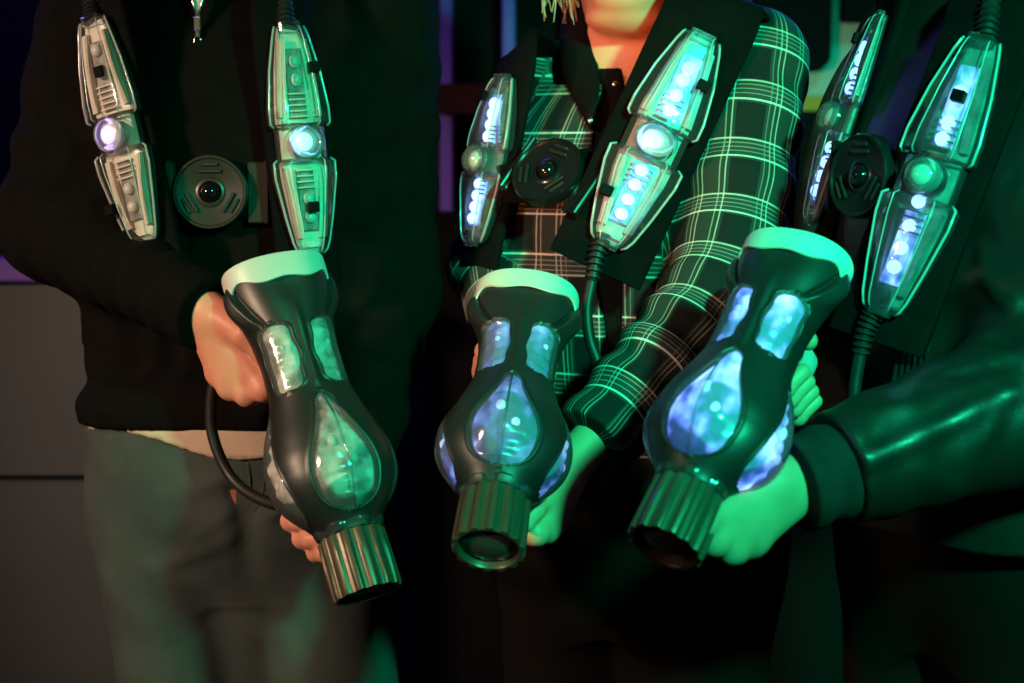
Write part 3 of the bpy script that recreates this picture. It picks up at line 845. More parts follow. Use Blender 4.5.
def pod(root, base, top, bot, normal, led_main, led_up, led_low, chips, wscale=1.0, refl='reflector'):
    """one clear light pod laid from top to bot, facing normal; returns its frame"""
    top, bot = np.asarray(top), np.asarray(bot)
    Yv = bot - top; L = np.linalg.norm(Yv); Yv /= L
    Z = nrm(np.asarray(normal) - Yv * (np.asarray(normal) @ Yv)); X = np.cross(Yv, Z)
    S_ = wscale
    def put(nm, vf, m, parent, sharp=None, smooth=True):
        v = vf[0].copy(); v[:, 0] *= S_; v[:, 2] *= S_
        o = build(nm, frame(v, top - base, X, Yv, Z), vf[1], m, parent, sharp=sharp, smooth=smooth)
        return fixnorm(o)
    # pale reflector tray: shallow body, raised cheeks and ribs
    parts = [podshell(UPP, L, .74, .22, 0.001), podshell(LOWP, L, .74, .22, 0.001), podshell(MIDP, L, .80, .40, 0.001)]
    for sg in (-1, 1):      # cheeks: long flat blades either side of the channel
        for a, b, w0, w1 in ((.06, .40, .0125, .021), (.62, .93, .021, .0125)):
            rows = []
            for t in np.linspace(0, 1, 6):
                c = sg * (w0 + (w1 - w0) * t); hw = 0.0042
                y = (a + (b - a) * t) * L; hh = 0.010 + 0.004 * math.sin(t * math.pi)
                rows.append([(c - hw, y, .004), (c - hw, y, hh), (c + hw, y, hh * .75), (c + hw, y, .004)])
            v, f = grid(np.array(rows), close_v=True, capu0=True, capu1=True); parts.append((v, f))
    tray = put('light_pod', join(parts), M[refl], root, sharp=35)
    tray['label'] = 'clear light pod with lens dome'
    # circuit channel with transverse fins
    for a, b in ((.10, .40), (.63, .90)):
        put('circuit_board', box((-.0095, a * L, .004), (.0095, b * L, .0085), .001), M['board_glow' if led_up[0] in ('led_hot', 'led_blue') else 'pcb'], tray, smooth=False)
    for v_ in (.30, .325, .35, .375, .40, .635, .66, .685, .71):
        put('fin', box((-.0105, v_ * L - .0009, .0085), (.0105, v_ * L + .0009, .0125), .0003), M[refl], tray, smooth=False)
    # LEDs
    for v_ in led_up[1]:
        put('led', sphere((0, v_ * L, .0105), (.0062, .0072, .0050)), M[led_up[0]], tray)
    for v_ in led_low[1]:
        put('led', sphere((0, v_ * L, .0105), (.0062, .0066, .0050)), M[led_low[0]], tray)
    # dome, its ring and the main LED
    T_ = np.linspace(0, 2 * math.pi, 40, endpoint=False)
    ring = lambda r, z: np.stack([r * np.cos(T_), .515 * L + r * np.sin(T_), np.full_like(T_, z)], -1)
    put('lens_ring', grid(np.array([ring(.0195, .010), ring(.0200, .021), ring(.0190, .0235), ring(.0172, .0238), ring(.0165, .019)]), close_v=True), M['clear_pod'], tray, sharp=40)
    put('main_led', sphere((0.002, .515 * L, .019), (.0105, .0105, .0060)), M[led_main], tray)
    put('led_seat', sphere((0, .515 * L, .0165), (.0160, .0160, .0055)), M[refl], tray)
    put('lens_dome', sphere((0, .515 * L, .0205), (.0172, .0172, .0135), half=True, nv=28), M['clear'], tray)
    # covers
    put('clear_cover', podshell(UPP, L), M['clear_pod'], tray, sharp=18)
    put('clear_cover', podshell(LOWP, L), M['clear_pod'], tray, sharp=18)
    put('clear_band', podshell(MIDP, L), M['clear_pod'], tray, sharp=18)
    for pr in (UPP, LOWP):
        pr_ = np.array(pr)
        for sg in (-1, 1):
            pth = np.stack([sg * pr_[:, 1], pr_[:, 0] * L, pr_[:, 2] * .48], 1)
            put('cover_edge', tube(pth, .0013, 6), M['edge'], tray)
            pth = np.stack([sg * pr_[:, 1] * .55, pr_[:, 0] * L, pr_[:, 2] * .98], 1)
            put('cover_edge', tube(pth, .0007, 6), M['edge'], tray)
    for sx, v_ in chips:
        put('sensor_chip', box((sx * .018 - .0056, v_ * L - .0056, .0135), (sx * .018 + .0056, v_ * L + .0056, .0222), .0006), M['chip'], tray, smooth=False)
    for v_, r in ((0.004, .012), (0.996, .010)):
        put('end_plug', box((-r, v_ * L - .006, .002), (r, v_ * L + .006, .011), .0015), M['clear_pod'], tray, smooth=False)
    return top, X, Yv, Z, L

def ribbon(path, normals, width, thick):
    path = np.asarray(path); rows = []
    T_ = np.gradient(path, axis=0)
    for p, t, n in zip(path, T_, normals):
        t = nrm(t); n = nrm(n - t * (n @ t)); x = np.cross(t, n); h = width / 2; k = thick
        rows.append([p + x * a * h + n * b * k for a, b in ((-1, -.4), (-1, .2), (-.9, .5), (.9, .5), (1, .2), (1, -.4), (.9, -.5), (-.9, -.5))])
    return grid(np.array(rows), close_v=True, capu0=True, capu1=True)

def strap(root, base, top, bot, normal, over, back, width, low=0.03, lift=0.010):
    """webbing strap under a pod, over the shoulder and down the back"""
    top, bot, normal = np.asarray(top), np.asarray(bot), nrm(normal)
    d = nrm(top - bot)
    pts = [bot - d * low - normal * lift, bot - normal * lift, (top + bot) / 2 - normal * lift, top + d * 0.01 - normal * lift, over[0], over[1], back[0], back[1]]
    nr = [normal, normal, normal, normal, nrm(normal + A(0, 0, .8)), A(0, 0, 1), nrm(A(-normal[0], -normal[1], .4)), A(-normal[0], -normal[1], 0)]
    path = catmull(pts, 6); nn = catmull(nr, 6)
    v, f = ribbon(path, nn, width, 0.010)
    return fixnorm(build('shoulder_strap', v - base, f, M['vest'], root, sharp=50))

def boot(root, base, pts, r0=0.0095, r1=0.0055, ribs=8, m='rubber', name='cable_boot'):
    path = catmull(pts, 24); n = len(path); t = np.linspace(0, 1, n)
    r = r0 + (r1 - r0) * t + 0.0016 * np.sign(np.sin(t * ribs * 6.283))
    v, f = tube(path, r, 14)
    return fixnorm(build(name, v - base, f, M[m], root, sharp=40))

def cable(name, root, base, pts, r=0.0052, m='rubber', inv=None):
    v, f = tube(catmull(pts, 10), r, 12)
    if inv is not None:
        v = (inv @ np.concatenate([v, np.ones((len(v), 1))], 1).T).T[:, :3]
    else: v = v - base
    return fixnorm(build(name, v, f, M[m], root))

def disc(root, base, c, normal, up, r=0.040, m='bronze', tilt=0.0):
    """round chest sensor: dished face, raised marks, glass dome, side brackets"""
    Z = nrm(normal); Y = nrm(np.asarray(up) - Z * (np.asarray(up) @ Z)); X = np.cross(Y, Z)
    T_ = np.linspace(0, 2 * math.pi, 64, endpoint=False)
    ring = lambda rr, z: np.stack([rr * np.cos(T_), rr * np.sin(T_), np.full_like(T_, z)], -1)
    rows = [ring(r * .92, -.012), ring(r, -.008), ring(r, .004), ring(r * .97, .0072), ring(r * .92, .0072), ring(r * .88, .0052), ring(r * .42, .0025), ring(r * .36, .0045), ring(r * .30, .0045), ring(r * .27, .001)]
    v, f = grid(np.array(rows), close_v=True, capu0=True, capu1=True)
    def put(nm, vf, mk, parent, sharp=None, smooth=True):
        return fixnorm(build(nm, frame(vf[0], np.asarray(c) - base, X, Y, Z), vf[1], M[mk], parent, sharp=sharp, smooth=smooth))
    face = put('chest_sensor', (v, f), m, root, sharp=40)
    face['label'] = 'round chest sensor with glass dome'
    put('sensor_dome', sphere((0, 0, .002), (r * .27, r * .27, r * .26), nu=12, nv=28), 'smoke_lens', face)
    for k in range(3):
        a = math.radians(90 + 120 * k); u = A(math.cos(a), math.sin(a), 0); t = A(-u[1], u[0], 0)
        for d, wd in ((.56, .30), (.74, .22)):
            b_ = box((-wd * r, -.0018, 0), (wd * r, .0018, .0026), .0006)
            vv = frame(b_[0], u * d * r + A(0, 0, .0042), t, u, A(0, 0, 1))
            put('grille_bar', (vv, b_[1]), 'rubber', face, smooth=False)
    # buckles left and right
    for sg, wd in ((-1, .010), (1, .024)):
        x0 = sg * r * .97
        vv = join([box((min(x0, x0 + sg * wd), -r * .82, -.010), (max(x0, x0 + sg * wd), r * .82, -.004), .0015),
                   box((min(x0 + sg * wd, x0 + sg * (wd - .006)), -r * .85, -.010), (max(x0 + sg * wd, x0 + sg * (wd - .006)), r * .85, .001), .0015)])
        put('bracket', vv, m, face, smooth=False)
    return face

# ------------------------------------------------------------------ people
def rotz(a):
    c, s = math.cos(a), math.sin(a); return np.array([[c, -s, 0], [s, c, 0], [0, 0, 1]])

def head_sdf(S, c, yaw, neck_base, k=1.0, female=False):
    R = rotz(-yaw); c = np.asarray(c, float)
    W = lambda x, y, z: c + R @ (A(x, y, z) * k)
    S.add(Ell(W(0, .012, .035), A(.076, .094, .100) * k, -yaw), .02)
    S.add(Ell(W(0, -.028, -.030), A(.062, .068, .085) * k, -yaw), .03)
    for sg in (-1, 1):
        S.add(Cone(W(sg * .050, .004, -.055), W(sg * .020, -.070, -.095), .020 * k, .020 * k), .03)
        S.add(Ell(W(sg * .036, -.068, -.018), A(.024, .022, .022) * k, -yaw), .03)
        S.add(Ell(W(sg * .078, .010, -.008), A(.010, .020, .032) * k, -yaw), .008)
    S.add(Ell(W(0, -.080, -.100), A(.022, .018, .018) * k, -yaw), .02)
    S.add(Ell(W(0, -.020, -.100), A(.045, .050, .022) * k, -yaw), .03)
    S.add(Cone(W(0, -.094, .016), W(0, -.116, -.026), .008 * k, .0115 * k), .012)
    for sg in (-1, 1):
        S.add(Ell(W(sg * .012, -.104, -.030), A(.008, .010, .008) * k, -yaw), .008)
        S.add(Cone(W(sg * .014, -.090, .026), W(sg * .040, -.080, .028), .008 * k, .007 * k), .012)
    S.add(Cone(W(-.020, -.090, -.057), W(.020, -.090, -.057), .0075 * k, .0075 * k), .008)
    S.add(Cone(W(-.016, -.090, -.070), W(.016, -.090, -.070), .0085 * k, .0085 * k), .008)
    for sg in (-1, 1):
        S.post.append(carve(Ell(W(sg * .032, -.096, .008), A(.014, .012, .009) * k, -yaw), .012))
    S.post.append(carve(Cone(W(-.024, -.1005, -.0635), W(.024, -.1005, -.0635), .0022 * k, .0022 * k), .004))
    nb = np.asarray(neck_base, float)
    S.add(Cone(W(0, .022, -.04), nb, .056 * k, .062 * k), .03)
    for sg in (-1, 1):   # neck muscles
        S.add(Cone(W(sg * .052, .020, -.05), nb + R @ A(sg * .022, -.045, -.045), .016 * k, .013 * k), .03)
    if female:
        S.add(Ell(W(0, -.040, -.122), A(.050, .044, .022) * k, -yaw), .010)
    return W

def hand_sdf(S, elbow, wrist, knuckles, fingers, thumb, k=1.0, rr=.0098):
    elbow, wrist = np.asarray(elbow), np.asarray(wrist)
    kn = [np.asarray(q) for q in knuckles]
    across = kn[0] - kn[3]; ax = np.mean(kn, 0) - wrist; n = nrm(np.cross(across, ax))
    S.add(Cone(wrist + (elbow - wrist) * .5, wrist, .034 * k, .0270 * k, (n, .82)), .02)
    cw = wrist + across * 0.18
    for i, q in enumerate(kn):
        st = wrist + across * (0.22 - 0.14 * i) + nrm(ax) * 0.006
        S.add(Cone(st, q, .0160 * k, .0120 * k), .010); S.add(Ell(q, A(.0138, .0138, .0138) * k), .006)
    S.add(Cone(wrist + ax * .25, wrist + ax * .8, .022 * k, .024 * k, (n, .62)), .016)
    for i, fg in enumerate(fingers):
        r = rr * k * (1.0, 1.03, .98, .88)[i]; pts = [kn[i]] + [np.asarray(q) for q in fg]
        rads = [r * 1.18, r * 1.06, r * .97, r * .84]
        for j in range(len(pts) - 1):
            S.add(Cone(pts[j], pts[j + 1], rads[j], rads[j + 1]), .004 if j else .007)
    tp = [np.asarray(q) for q in thumb]; rads = [.0165, .0125, .0110, .0092]
    for j in range(len(tp) - 1):
        S.add(Cone(tp[j], tp[j + 1], rads[j] * k, rads[j + 1] * k), .012 if j == 0 else .005)
    return S

def torso_men(z=1.0, a=1.0, fwd=0.0, belly=0.0):
    return [(.80, .165 * a, .118), (.88, .178 * a, .128), (.97, .172 * a, .124, 0, -fwd * .5 - belly), (1.06, .163 * a, .120, 0, -fwd * .8 - belly), (1.16, .166 * a, .124, 0, -fwd - belly),
            (1.26, .178 * a, .130, 0, -fwd), (1.34, .186 * a, .130, 0, -fwd * .7), (1.41, .180 * a, .116, 0, -fwd * .3), (1.46, .145 * a, .092), (1.50, .085 * a, .066, 0, .01), (1.53, .06, .06, 0, .012)]

HIPS2 = [(.72, .12, .07), (.79, .160, .098), (.86, .182, .124), (.93, .178, .126), (1.05, .160, .12)]
HIPS = [(.78, .120, .070), (.84, .160, .096), (.90, .176, .118), (.97, .173, .124), (1.05, .166, .122)]
def scale_st(st, kz): return [(q[0] * kz,) + tuple(q[1:]) for q in st]

def legs(S, c, rot, kz, ra, knee_f=0.0, k=.03, spread=.088, ankle=.055, knee=.066, shift=0.0):
    R = rotz(rot); c3 = A(c[0], c[1], 0); out = []
    for sg in (-1, 1):
        hip = c3 + R @ A(sg * spread, 0, .87 * kz); kn = c3 + R @ A(sg * (spread - .004) + shift, -.02 - knee_f, .49 * kz); an = c3 + R @ A(sg * (spread + .012) + shift * 1.3, .015, .085)
        S.add(Cone(hip, kn, ra, knee), k); S.add(Cone(kn, an, knee, ankle), .02); out.append((hip, kn, an))
    return out

def shoe(root, base, an, rot, name='shoe'):
    R = rotz(rot); S = Sdf(); a = A(an[0], an[1], 0)
    S.add(Ell(a + R @ A(0, .005, .045), (.042, .062, .055), rot), .02)
    S.add(Ell(a + R @ A(0, -.105, .030), (.048, .085, .042), rot), .04)
    S.add(Cone(a + R @ A(0, .0, .05), a + R @ A(0, .005, .11), .045, .047), .02)
    S.post.append(cut_plane((0, 0, .004), (0, 0, -1)))
    v, f = mesh_sdf(S, .008)
    build(name, v - base, f, M['shoe'], root)

def garment(name, S, h, m, root, base, uvf=None, project=1, lo=None, hi=None):
    v, f = mesh_sdf(S, h, project, lo=lo, hi=hi)
    uv = uvf(v) if uvf else None
    return build(name, v - base, f, M[m], root, uv=uv)

def body(label, base, coarse, fines, skin, group='laser tag players'):
    """the person: one skin mesh from a coarse trunk and finely resolved head and hands"""
    Vs, Fs, o = [], [], 0
    for S, h in [(coarse, .012)] + fines:
        v, f = mesh_sdf(S, h); Vs.append(v); Fs.append(f + o); o += len(v)
    ob = build('person', np.concatenate(Vs) - base, np.concatenate(Fs), M[skin])
    ob.location = base; tag(ob, label, 'person', group)
    return ob

def eyes(root, base, W, k=1.0):
    for sg in (-1, 1):
        c = W(sg * .032, -.082, .008); v, f = sphere(c, .0125 * k)
        e = build('eye', v - base, f, M['eye'], root)
        c2 = W(sg * .032, -.0905, .008); v, f = sphere(c2, .0052 * k)
        build('iris', v - base, f, M['iris'], e)

def hair_cap(root, base, W, yaw, m, long=False, k=1.0):
    S = Sdf(); R_ = -yaw
    S.add(Ell(W(0, .024, .048), A(.088, .098, .102) * k, R_), .02)
    if long:
        for sg in (-1, 1):
            S.add(Cone(W(sg * .078, .02, .03), W(sg * .086, .020, -.065), .024, .012), .02)
        S.add(Ell(W(0, .085, -.03), A(.075, .04, .10) * k, R_), .03)
    S.post.append(carve(Ell(W(0, -.085, -.02), A(.068, .075, .095) * k, R_), .02))
    S.post.append(wrinkle(5, 160, .003, (1, 1, .25)))
    garment('hair', S, .006, m, root, base)

# =================================================== player 1: black quarter-zip sweater and jeans
b1 = A(P(240, 400, 0)[0], 0.0, 0.0); c1 = (b1[0], b1[1])
sh1R, el1R, wr1R = P(92, 28, -.01), P(52, 228, -.045), P(207, 314, -.255)
sh1L, el1L, wr1L = P(385, 22, -.01), P(392, 290, -.02), P(352, 462, -.225)
st1 = torso_men()
B1 = Sdf(); B1.add(Loft(c1, 0, st1, -.006, z0=.99)); B1.add(Loft(c1, 0, HIPS if 'B1' != 'B2' else HIPS2, -.012, z0=.80, z1=1.02), .03)
for s, e, w_ in ((sh1R, el1R, wr1R), (sh1L, el1L, wr1L)):
    B1.add(Cone(s, e, .046, .038), .03); B1.add(Cone(e, e + (w_ - e) * .72, .038, .027), .02)
lg1 = legs(B1, c1, 0, 1.0, .078, spread=.085, knee=.055, ankle=.045, shift=.042)
H1 = Sdf(); h1c = A(b1[0] + .01, -.01, 1.665)
W1 = head_sdf(H1, h1c, .05, A(b1[0], .015, 1.47), 1.04)
# right hand: fist on the rear grip, knuckles down
HA = Sdf()
k1 = [P(264, 388, -.285), P(248, 393, -.272), P(231, 386, -.258), P(219, 373, -.244)]
hand_sdf(HA, el1R, wr1R, k1,
         [[P(288, 372, -.275), P(292, 362, -.245), P(276, 360, -.235)], [P(272, 380, -.255), P(278, 366, -.228), P(262, 362, -.222)],
          [P(256, 374, -.236), P(262, 360, -.212), P(250, 354, -.208)], [P(242, 362, -.222), P(250, 350, -.202), P(240, 344, -.2)]],
         [P(222, 318, -.272), P(244, 334, -.292), P(262, 352, -.292), P(276, 372, -.29)], 1.0)
# left hand: cups the fore grip from behind, fingers wrap round to the warm side
HB = Sdf()
pip = [P(317, 552, -.338), P(303, 538, -.330), P(291, 521, -.322), P(284, 503, -.314)]
hand_sdf(HB, el1L, wr1L, [P(350, 543, -.290), P(340, 528, -.276), P(331, 512, -.264), P(324, 496, -.256)],
         [[q, q + A(.010, -.022, .004), q + A(.030, -.034, .006)] for q in pip],
         [P(352, 486, -.25), P(350, 502, -.275), P(344, 516, -.295), P(336, 526, -.31)], 1.0)
p1 = body('player in black quarter-zip sweater and dark jeans beside the grey partition', b1, B1, [(H1, .004), (HA, .0026), (HB, .0026)], 'skin')
eyes(p1, b1, W1, 1.04); hair_cap(p1, b1, W1, .05, 'hair_dark', k=1.04)
for hp in lg1: shoe(p1, b1, hp[2], 0)

# jeans
J = Sdf(); J.add(Loft(c1, 0, HIPS, .007, z0=.80, z1=1.035), .02)
legs(J, c1, 0, 1.0, .095, k=.02, spread=.084, ankle=.070, knee=.071, shift=.042)
J.add(Cone(A(b1[0] + .004, -.01, .84), A(b1[0] + .036, -.005, .58), .080, .056), .012)
J.post += [wrinkle(11, 26, .0040, (1, 1, 1.6)), wrinkle(12, 75, .0016, (1, 1, 1.8)),
           folds([(P(246, 500, -.13), P(250, 683, -.1), -.016, .012), (P(228, 470, -.12), P(240, 520, -.13), -.006, .007),
                  (P(180, 545, -.11), P(240, 505, -.13), .007, .008), (P(150, 500, -.11), P(225, 480, -.13), .006, .008), (P(262, 520, -.13), P(330, 480, -.12), .007, .009),
                  (P(150, 570, -.10), P(236, 535, -.12), .006, .010), (P(110, 530, -.08), P(200, 600, -.11), .003, .012), (P(270, 545, -.12), P(360, 560, -.11), .003, .010),
                  (P(105, 465, -.08), P(170, 462, -.12), .0025, .006)]),
           cut_plane((0, 0, .03), (0, 0, -1))]
jeans = garment('jeans', J, .006, 'denim', p1, b1)
# fly seam, pocket seams and the small tag
def on_front(px, py, S, y0=-.28, y1=0.1):
    """first point of a surface along the pixel's ray"""
    ys = np.arange(y0, y1, .002); pts = np.array([P(px, py, y) for y in ys]); d = S(pts)
    i = int(np.argmax(d < 0)) if (d < 0).any() else int(np.argmin(d))
    return pts[i]
def seam(path, S, r=.0016, m='denim', name='seam', root=None):
    v, f = tube(catmull([on_front(x, y, S) + A(0, -.0006, 0) for x, y in path], 6), r, 6)
    fixnorm(build(name, v - b1, f, M[m], root))
seam([(248, 462), (250, 480), (251, 500)], J, root=jeans)
seam([(262, 462), (264, 485), (258, 505), (250, 512)], J, .0012, root=jeans)
tg = on_front(233, 497, J)
v, f = box(tg + A(-.005, -.0015, -.009), tg + A(.005, .003, .009), .001); fixnorm(build('tag', v - b1, f, M['denim_tag'], jeans, smooth=False))

# beige undershirt hem below the sweater
T1 = Sdf(); T1.add(Loft(c1, 0, st1, .0115, z0=.93, z1=1.015))
zt = P(150, 440, -.13)[2]
def shirttail(p, d):
    x = p[:, 0] - b1[0]
    lo = zt - .002 - .018 * sstep(x, -.12, .06) - .006 * np.cos(x * 30) + .014 * np.exp(-((x + .135) / .02) ** 2)
    return np.maximum(d, lo - p[:, 2])
T1.post += [wrinkle(21, 60, .0022, (1, 1, .4)), shirttail]
garment('undershirt', T1, .005, 'tee', p1, b1)
# sweater
zh = P(150, 432, -.14)[2]
S1 = Sdf(); S1.add(Loft(c1, 0, st1, .015, z0=zh, z1=1.53))
S1.add(Cone(sh1R, el1R, .066, .057), .04); S1.add(Cone(el1R, wr1R, .055, .041), .03)
S1.add(Cone(sh1L, el1L, .062, .054), .035); S1.add(Cone(el1L, wr1L, .054, .040), .03)
S1.add(Cone(A(b1[0], .012, 1.46), A(b1[0], .016, 1.535), .072, .066), .025)
d1R = nrm(wr1R - el1R); d1L = nrm(wr1L - el1L)
def hem_roll(p, d):
    return d - .006 * np.exp(-((p[:, 2] - zh - .018) / .016) ** 2) + .004 * np.exp(-((p[:, 2] - zh - .045) / .012) ** 2)
def cuffcut(wr, dr, back, r):
    c = wr + dr * back
    def f(p, d):
        t = (p - c) @ dr; near = np.linalg.norm(p - c, axis=1) < .12
        d = np.where(near, np.maximum(d, t), d)
        inner = Cone(c - dr * (.006 - r), c + dr * .06, r, r)(p)
        return -smin(-d, inner, .003)
    return f
S1.post += [wrinkle(31, 22, .005, (1, 1, 1.2)), wrinkle(32, 55, .0018), ringfold(el1R, wr1R, .0032, .045, 3), ringfold(sh1R, el1R, .003, .075, 4),
            ringfold(sh1L, el1L, .003, .07, 5), hem_roll,
            folds([(P(20, 190, -.09), P(120, 235, -.13), .006, .010), (P(30, 250, -.08), P(150, 290, -.2), .005, .010), (P(60, 215, -.11), P(170, 262, -.2), .005, .008),
                   (P(352, 180, -.06), P(440, 165, -.05), .005, .010), (P(350, 205, -.06), P(432, 215, -.05), .004, .010), (P(90, 380, -.1), P(240, 400, -.15), .004, .012)]),
            cuffcut(wr1R, d1R, .004, .0290), cuffcut(wr1L, d1L, -.01, .033),
            carve(Cone(A(b1[0], .014, 1.50), A(b1[0], .014, 1.60), .058, .058), .004)]
sweater = garment('sweater', S1, .005, 'knit', p1, b1)
# zip: open neck showing a grey tee, teeth, slider and pull
def fr1(px, py, dy=-.003): return on_front(px, py, S1) + A(0, dy, 0)
zy = fr1(197, 30)[1]
v, f = grid(np.array([[P(190, -12, zy - .001), P(205, -12, zy - .001)], [P(193, 2, zy - .002), P(203, 2, zy - .002)], [P(196, 15, zy - .002), P(199, 15, zy - .002)]]))
v2 = v + A(0, .004, 0)
o = build('collar_gap', np.concatenate([v, v2]) - b1, list(f) + [tuple(i + len(v) for i in q)[::-1] for q in f], M['tee_grey'], sweater, smooth=False)
for s_ in (-1, 1):
    v, f = tube(np.array([P(197.5 + s_ * 8, -14, zy - .003), P(197.5 + s_ * 4, 4, zy - .004), P(197.5 + s_ * 1.2, 17, zy - .004)]), .0016, 6)
    build('zip_teeth', v - b1, f, M['chrome'], sweater)
v, f = join([box(P(193.5, 31, zy - .006), P(201, 17, zy - .002), .001), box(P(194.5, 38, zy - .009), P(200.5, 30, zy - .005), .0015)])
zs_ = fixnorm(build('zip_slider', v - b1, f, M['chrome'], sweater, smooth=False))
ring_ = [P(197.5 + 3.5 * math.cos(a), 42 + 6 * math.sin(a), zy - .006) for a in np.linspace(0, 6.283, 16)]
v, f = tube(np.array(ring_), .0008, 6); build('pull_ring', v - b1, f, M['chrome'], zs_)
v, f = box(P(195, 71, zy - .006), P(202, 47, zy - .003), .001); fixnorm(build('pull_tab', v - b1, f, M['rubber'], zs_, smooth=False))
v, f = tube(np.array([P(198, 46, zy - .002), P(203, 110, zy - .002), P(206, 150, zy)]), .002, 6); build('placket_seam', v - b1, f, M['blackcloth'], sweater)
# vest 1
v1 = empty('laser_tag_vest', b1 + A(0, 0, 1.0)); bv1 = b1 + A(0, 0, 1.0)
tag(v1, 'black harness with one cream and one green lit pod over black sweater', 'vest', 'laser tag vests')
nL, nR = nrm(A(-.50, -1, .10)), nrm(A(.50, -1, .06))
t1a, b1a = P(95, 20, -.155), P(147, 242, -.180); t1b, b1b = P(287, 27, -.165), P(311, 254, -.185)
pod(v1, bv1, t1a, b1a, nL, 'led_violet', ('led_off', (.14, .24)), ('led_off', (.76, .84)), [(-.25, .24), (1.3, .83)], 1.0, 'reflector_lit')
pod(v1, bv1, t1b, b1b, nR, 'led_blue', ('led_off', (.16, .24)), ('led_off', (.76, .84)), [(-1.05, .19), (-.1, .80)], 1.0, 'reflector_lit')
strap(v1, bv1, t1a, b1a, nL, [P(86, -30, -.10), A(P(84, 0, 0)[0], .0, 1.545)], [A(P(100, 0, 0)[0], .115, 1.44), A(P(130, 0, 0)[0], .145, 1.22)], .070)
strap(v1, bv1, t1b, b1b, nR, [P(292, -30, -.10), A(P(300, 0, 0)[0], .0, 1.545)], [A(P(300, 0, 0)[0], .115, 1.44), A(P(290, 0, 0)[0], .145, 1.22)], .070)
dc1 = on_front(213, 192, S1) + A(0, -.016, 0)
disc(v1, bv1, dc1, (0.02, -1, .08), (0, 0, 1), .0405, 'bronze')
v, f = ribbon(np.array([P(132, 196, -.150), P(172, 194, dc1[1] + .012), P(213, 193, dc1[1] + .013), P(262, 194, dc1[1] + .012), P(296, 196, -.160)]), np.array([[0, -1, 0]] * 5, float), .05, .006)
fixnorm(build('chest_webbing', v - bv1, f, M['vest'], v1, sharp=50))
boot(v1, bv1, [P(94, 22, -.160), P(91, 8, -.150), P(88, -14, -.13)]); boot(v1, bv1, [P(287, 29, -.170), P(285, 8, -.155), P(286, -14, -.13)])
inv1 = np.linalg.inv(g1m)
cable('cable', g1, None, [P(216, 372, -.20), P(211, 405, -.195), P(214, 440, -.195), P(232, 478, -.205), P(262, 500, -.235), P(300, 508, -.275), P(325, 500, -.30)], .0062, inv=inv1)

# =================================================== player 2: plaid shirt over a black polo
yaw2 = math.radians(28); r2 = -yaw2; R2 = rotz(r2)
b2 = A(0.152, 0.06, 0.0); c2 = (b2[0], b2[1])
L2 = lambda x, y, z: b2 + R2 @ A(x, y, z)
sh2L, el2L, wr2L = P(752, 62, -.035), P(728, 286, -.150), P(570, 466, -.325)
sh2R, el2R, wr2R = P(545, 80, .115), P(492, 268, .03), P(528, 345, -.21)
gp = lambda m, x, y, z: (m @ A(x, y, z, 1))[:3]
wr2R = gp(g2m, -.012, -.115, -.02)
st2 = [(.74, .150, .105), (.82, .178, .125), (.90, .182, .130), (.98, .168, .122), (1.06, .160, .120, 0, -.012), (1.14, .163, .126, 0, -.016), (1.22, .168, .140, 0, -.014), (1.28, .172, .140, 0, -.008), (1.34, .168, .112), (1.385, .140, .088), (1.42, .085, .064, 0, .008), (1.45, .056, .056, 0, .01)]
B2 = Sdf(); B2.add(Loft(c2, r2, st2, -.006, z0=.99)); B2.add(Loft(c2, r2, HIPS if 'B2' != 'B2' else HIPS2, -.012, z0=.80, z1=1.02), .03)
for s, e, w_ in ((sh2R, el2R, wr2R), (sh2L, el2L, wr2L)):
    B2.add(Cone(s, e, .038, .032), .03); B2.add(Cone(e, e + (w_ - e) * .72, .032, .023), .02)
lg2 = legs(B2, c2, r2, .94, .076, spread=.085, knee=.056, ankle=.043)
chin2 = P(640, 36, -.055)
h2c = chin2 + A(0.002, .085, .152)
H2 = Sdf(); W2 = head_sdf(H2, h2c, math.radians(14), L2(0, .012, 1.385), 1.05, True)
H2.add(Loft(c2, r2, st2, .0, z0=1.26, z1=1.45), .03)
H2.add(Cone(L2(-.02, -.085, 1.365), L2(-.13, -.04, 1.385), .010, .008), .02)
H2.add(Cone(L2(.02, -.085, 1.365), L2(.13, -.04, 1.385), .010, .008), .02)
HC = Sdf()
hand_sdf(HC, el2L, wr2L, [P(536, 533, -.385), P(546, 530, -.368), P(553, 522, -.350), P(559, 511, -.334)],
         [[P(512, 535, -.365), P(500, 525, -.345), P(498, 512, -.355)], [P(522, 530, -.345), P(508, 520, -.325), P(502, 506, -.335)],
          [P(530, 520, -.330), P(514, 510, -.312), P(508, 496, -.32)], [P(538, 508, -.318), P(524, 498, -.302), P(516, 486, -.31)]],
         [P(560, 480, -.345), P(545, 496, -.372), P(534, 510, -.392), P(526, 524, -.405)], .90)
HD = Sdf()
gp = lambda m, x, y, z: (m @ A(x, y, z, 1))[:3]
def grip_hand(S, gm, elbow, wrist, side, k, z0=.060, dy=-.045):
    """hand closed round a rear grip; side = +1 when the fingertips come round the +x side"""
    kn, fg = [], []
    for i in range(4):
        y = dy - .0195 * i; z = z0 - .004 * i
        kn.append(gp(gm, -side * .036, y - .004, z + .012))
        fg.append([gp(gm, -side * .012, y, z + .040), gp(gm, side * .022, y + .001, z + .034), gp(gm, side * .032, y + .002, z + .012)])
    th = [gp(gm, -side * .034, dy + .004, z0 - .022), gp(gm, -side * .012, dy + .006, z0 - .038), gp(gm, side * .014, dy + .008, z0 - .036), gp(gm, side * .028, dy + .010, z0 - .020)]
    hand_sdf(S, elbow, wrist, kn, fg, th, k)
grip_hand(HD, g2m, el2R, wr2R, 1, .85, z0=.018, dy=-.052)
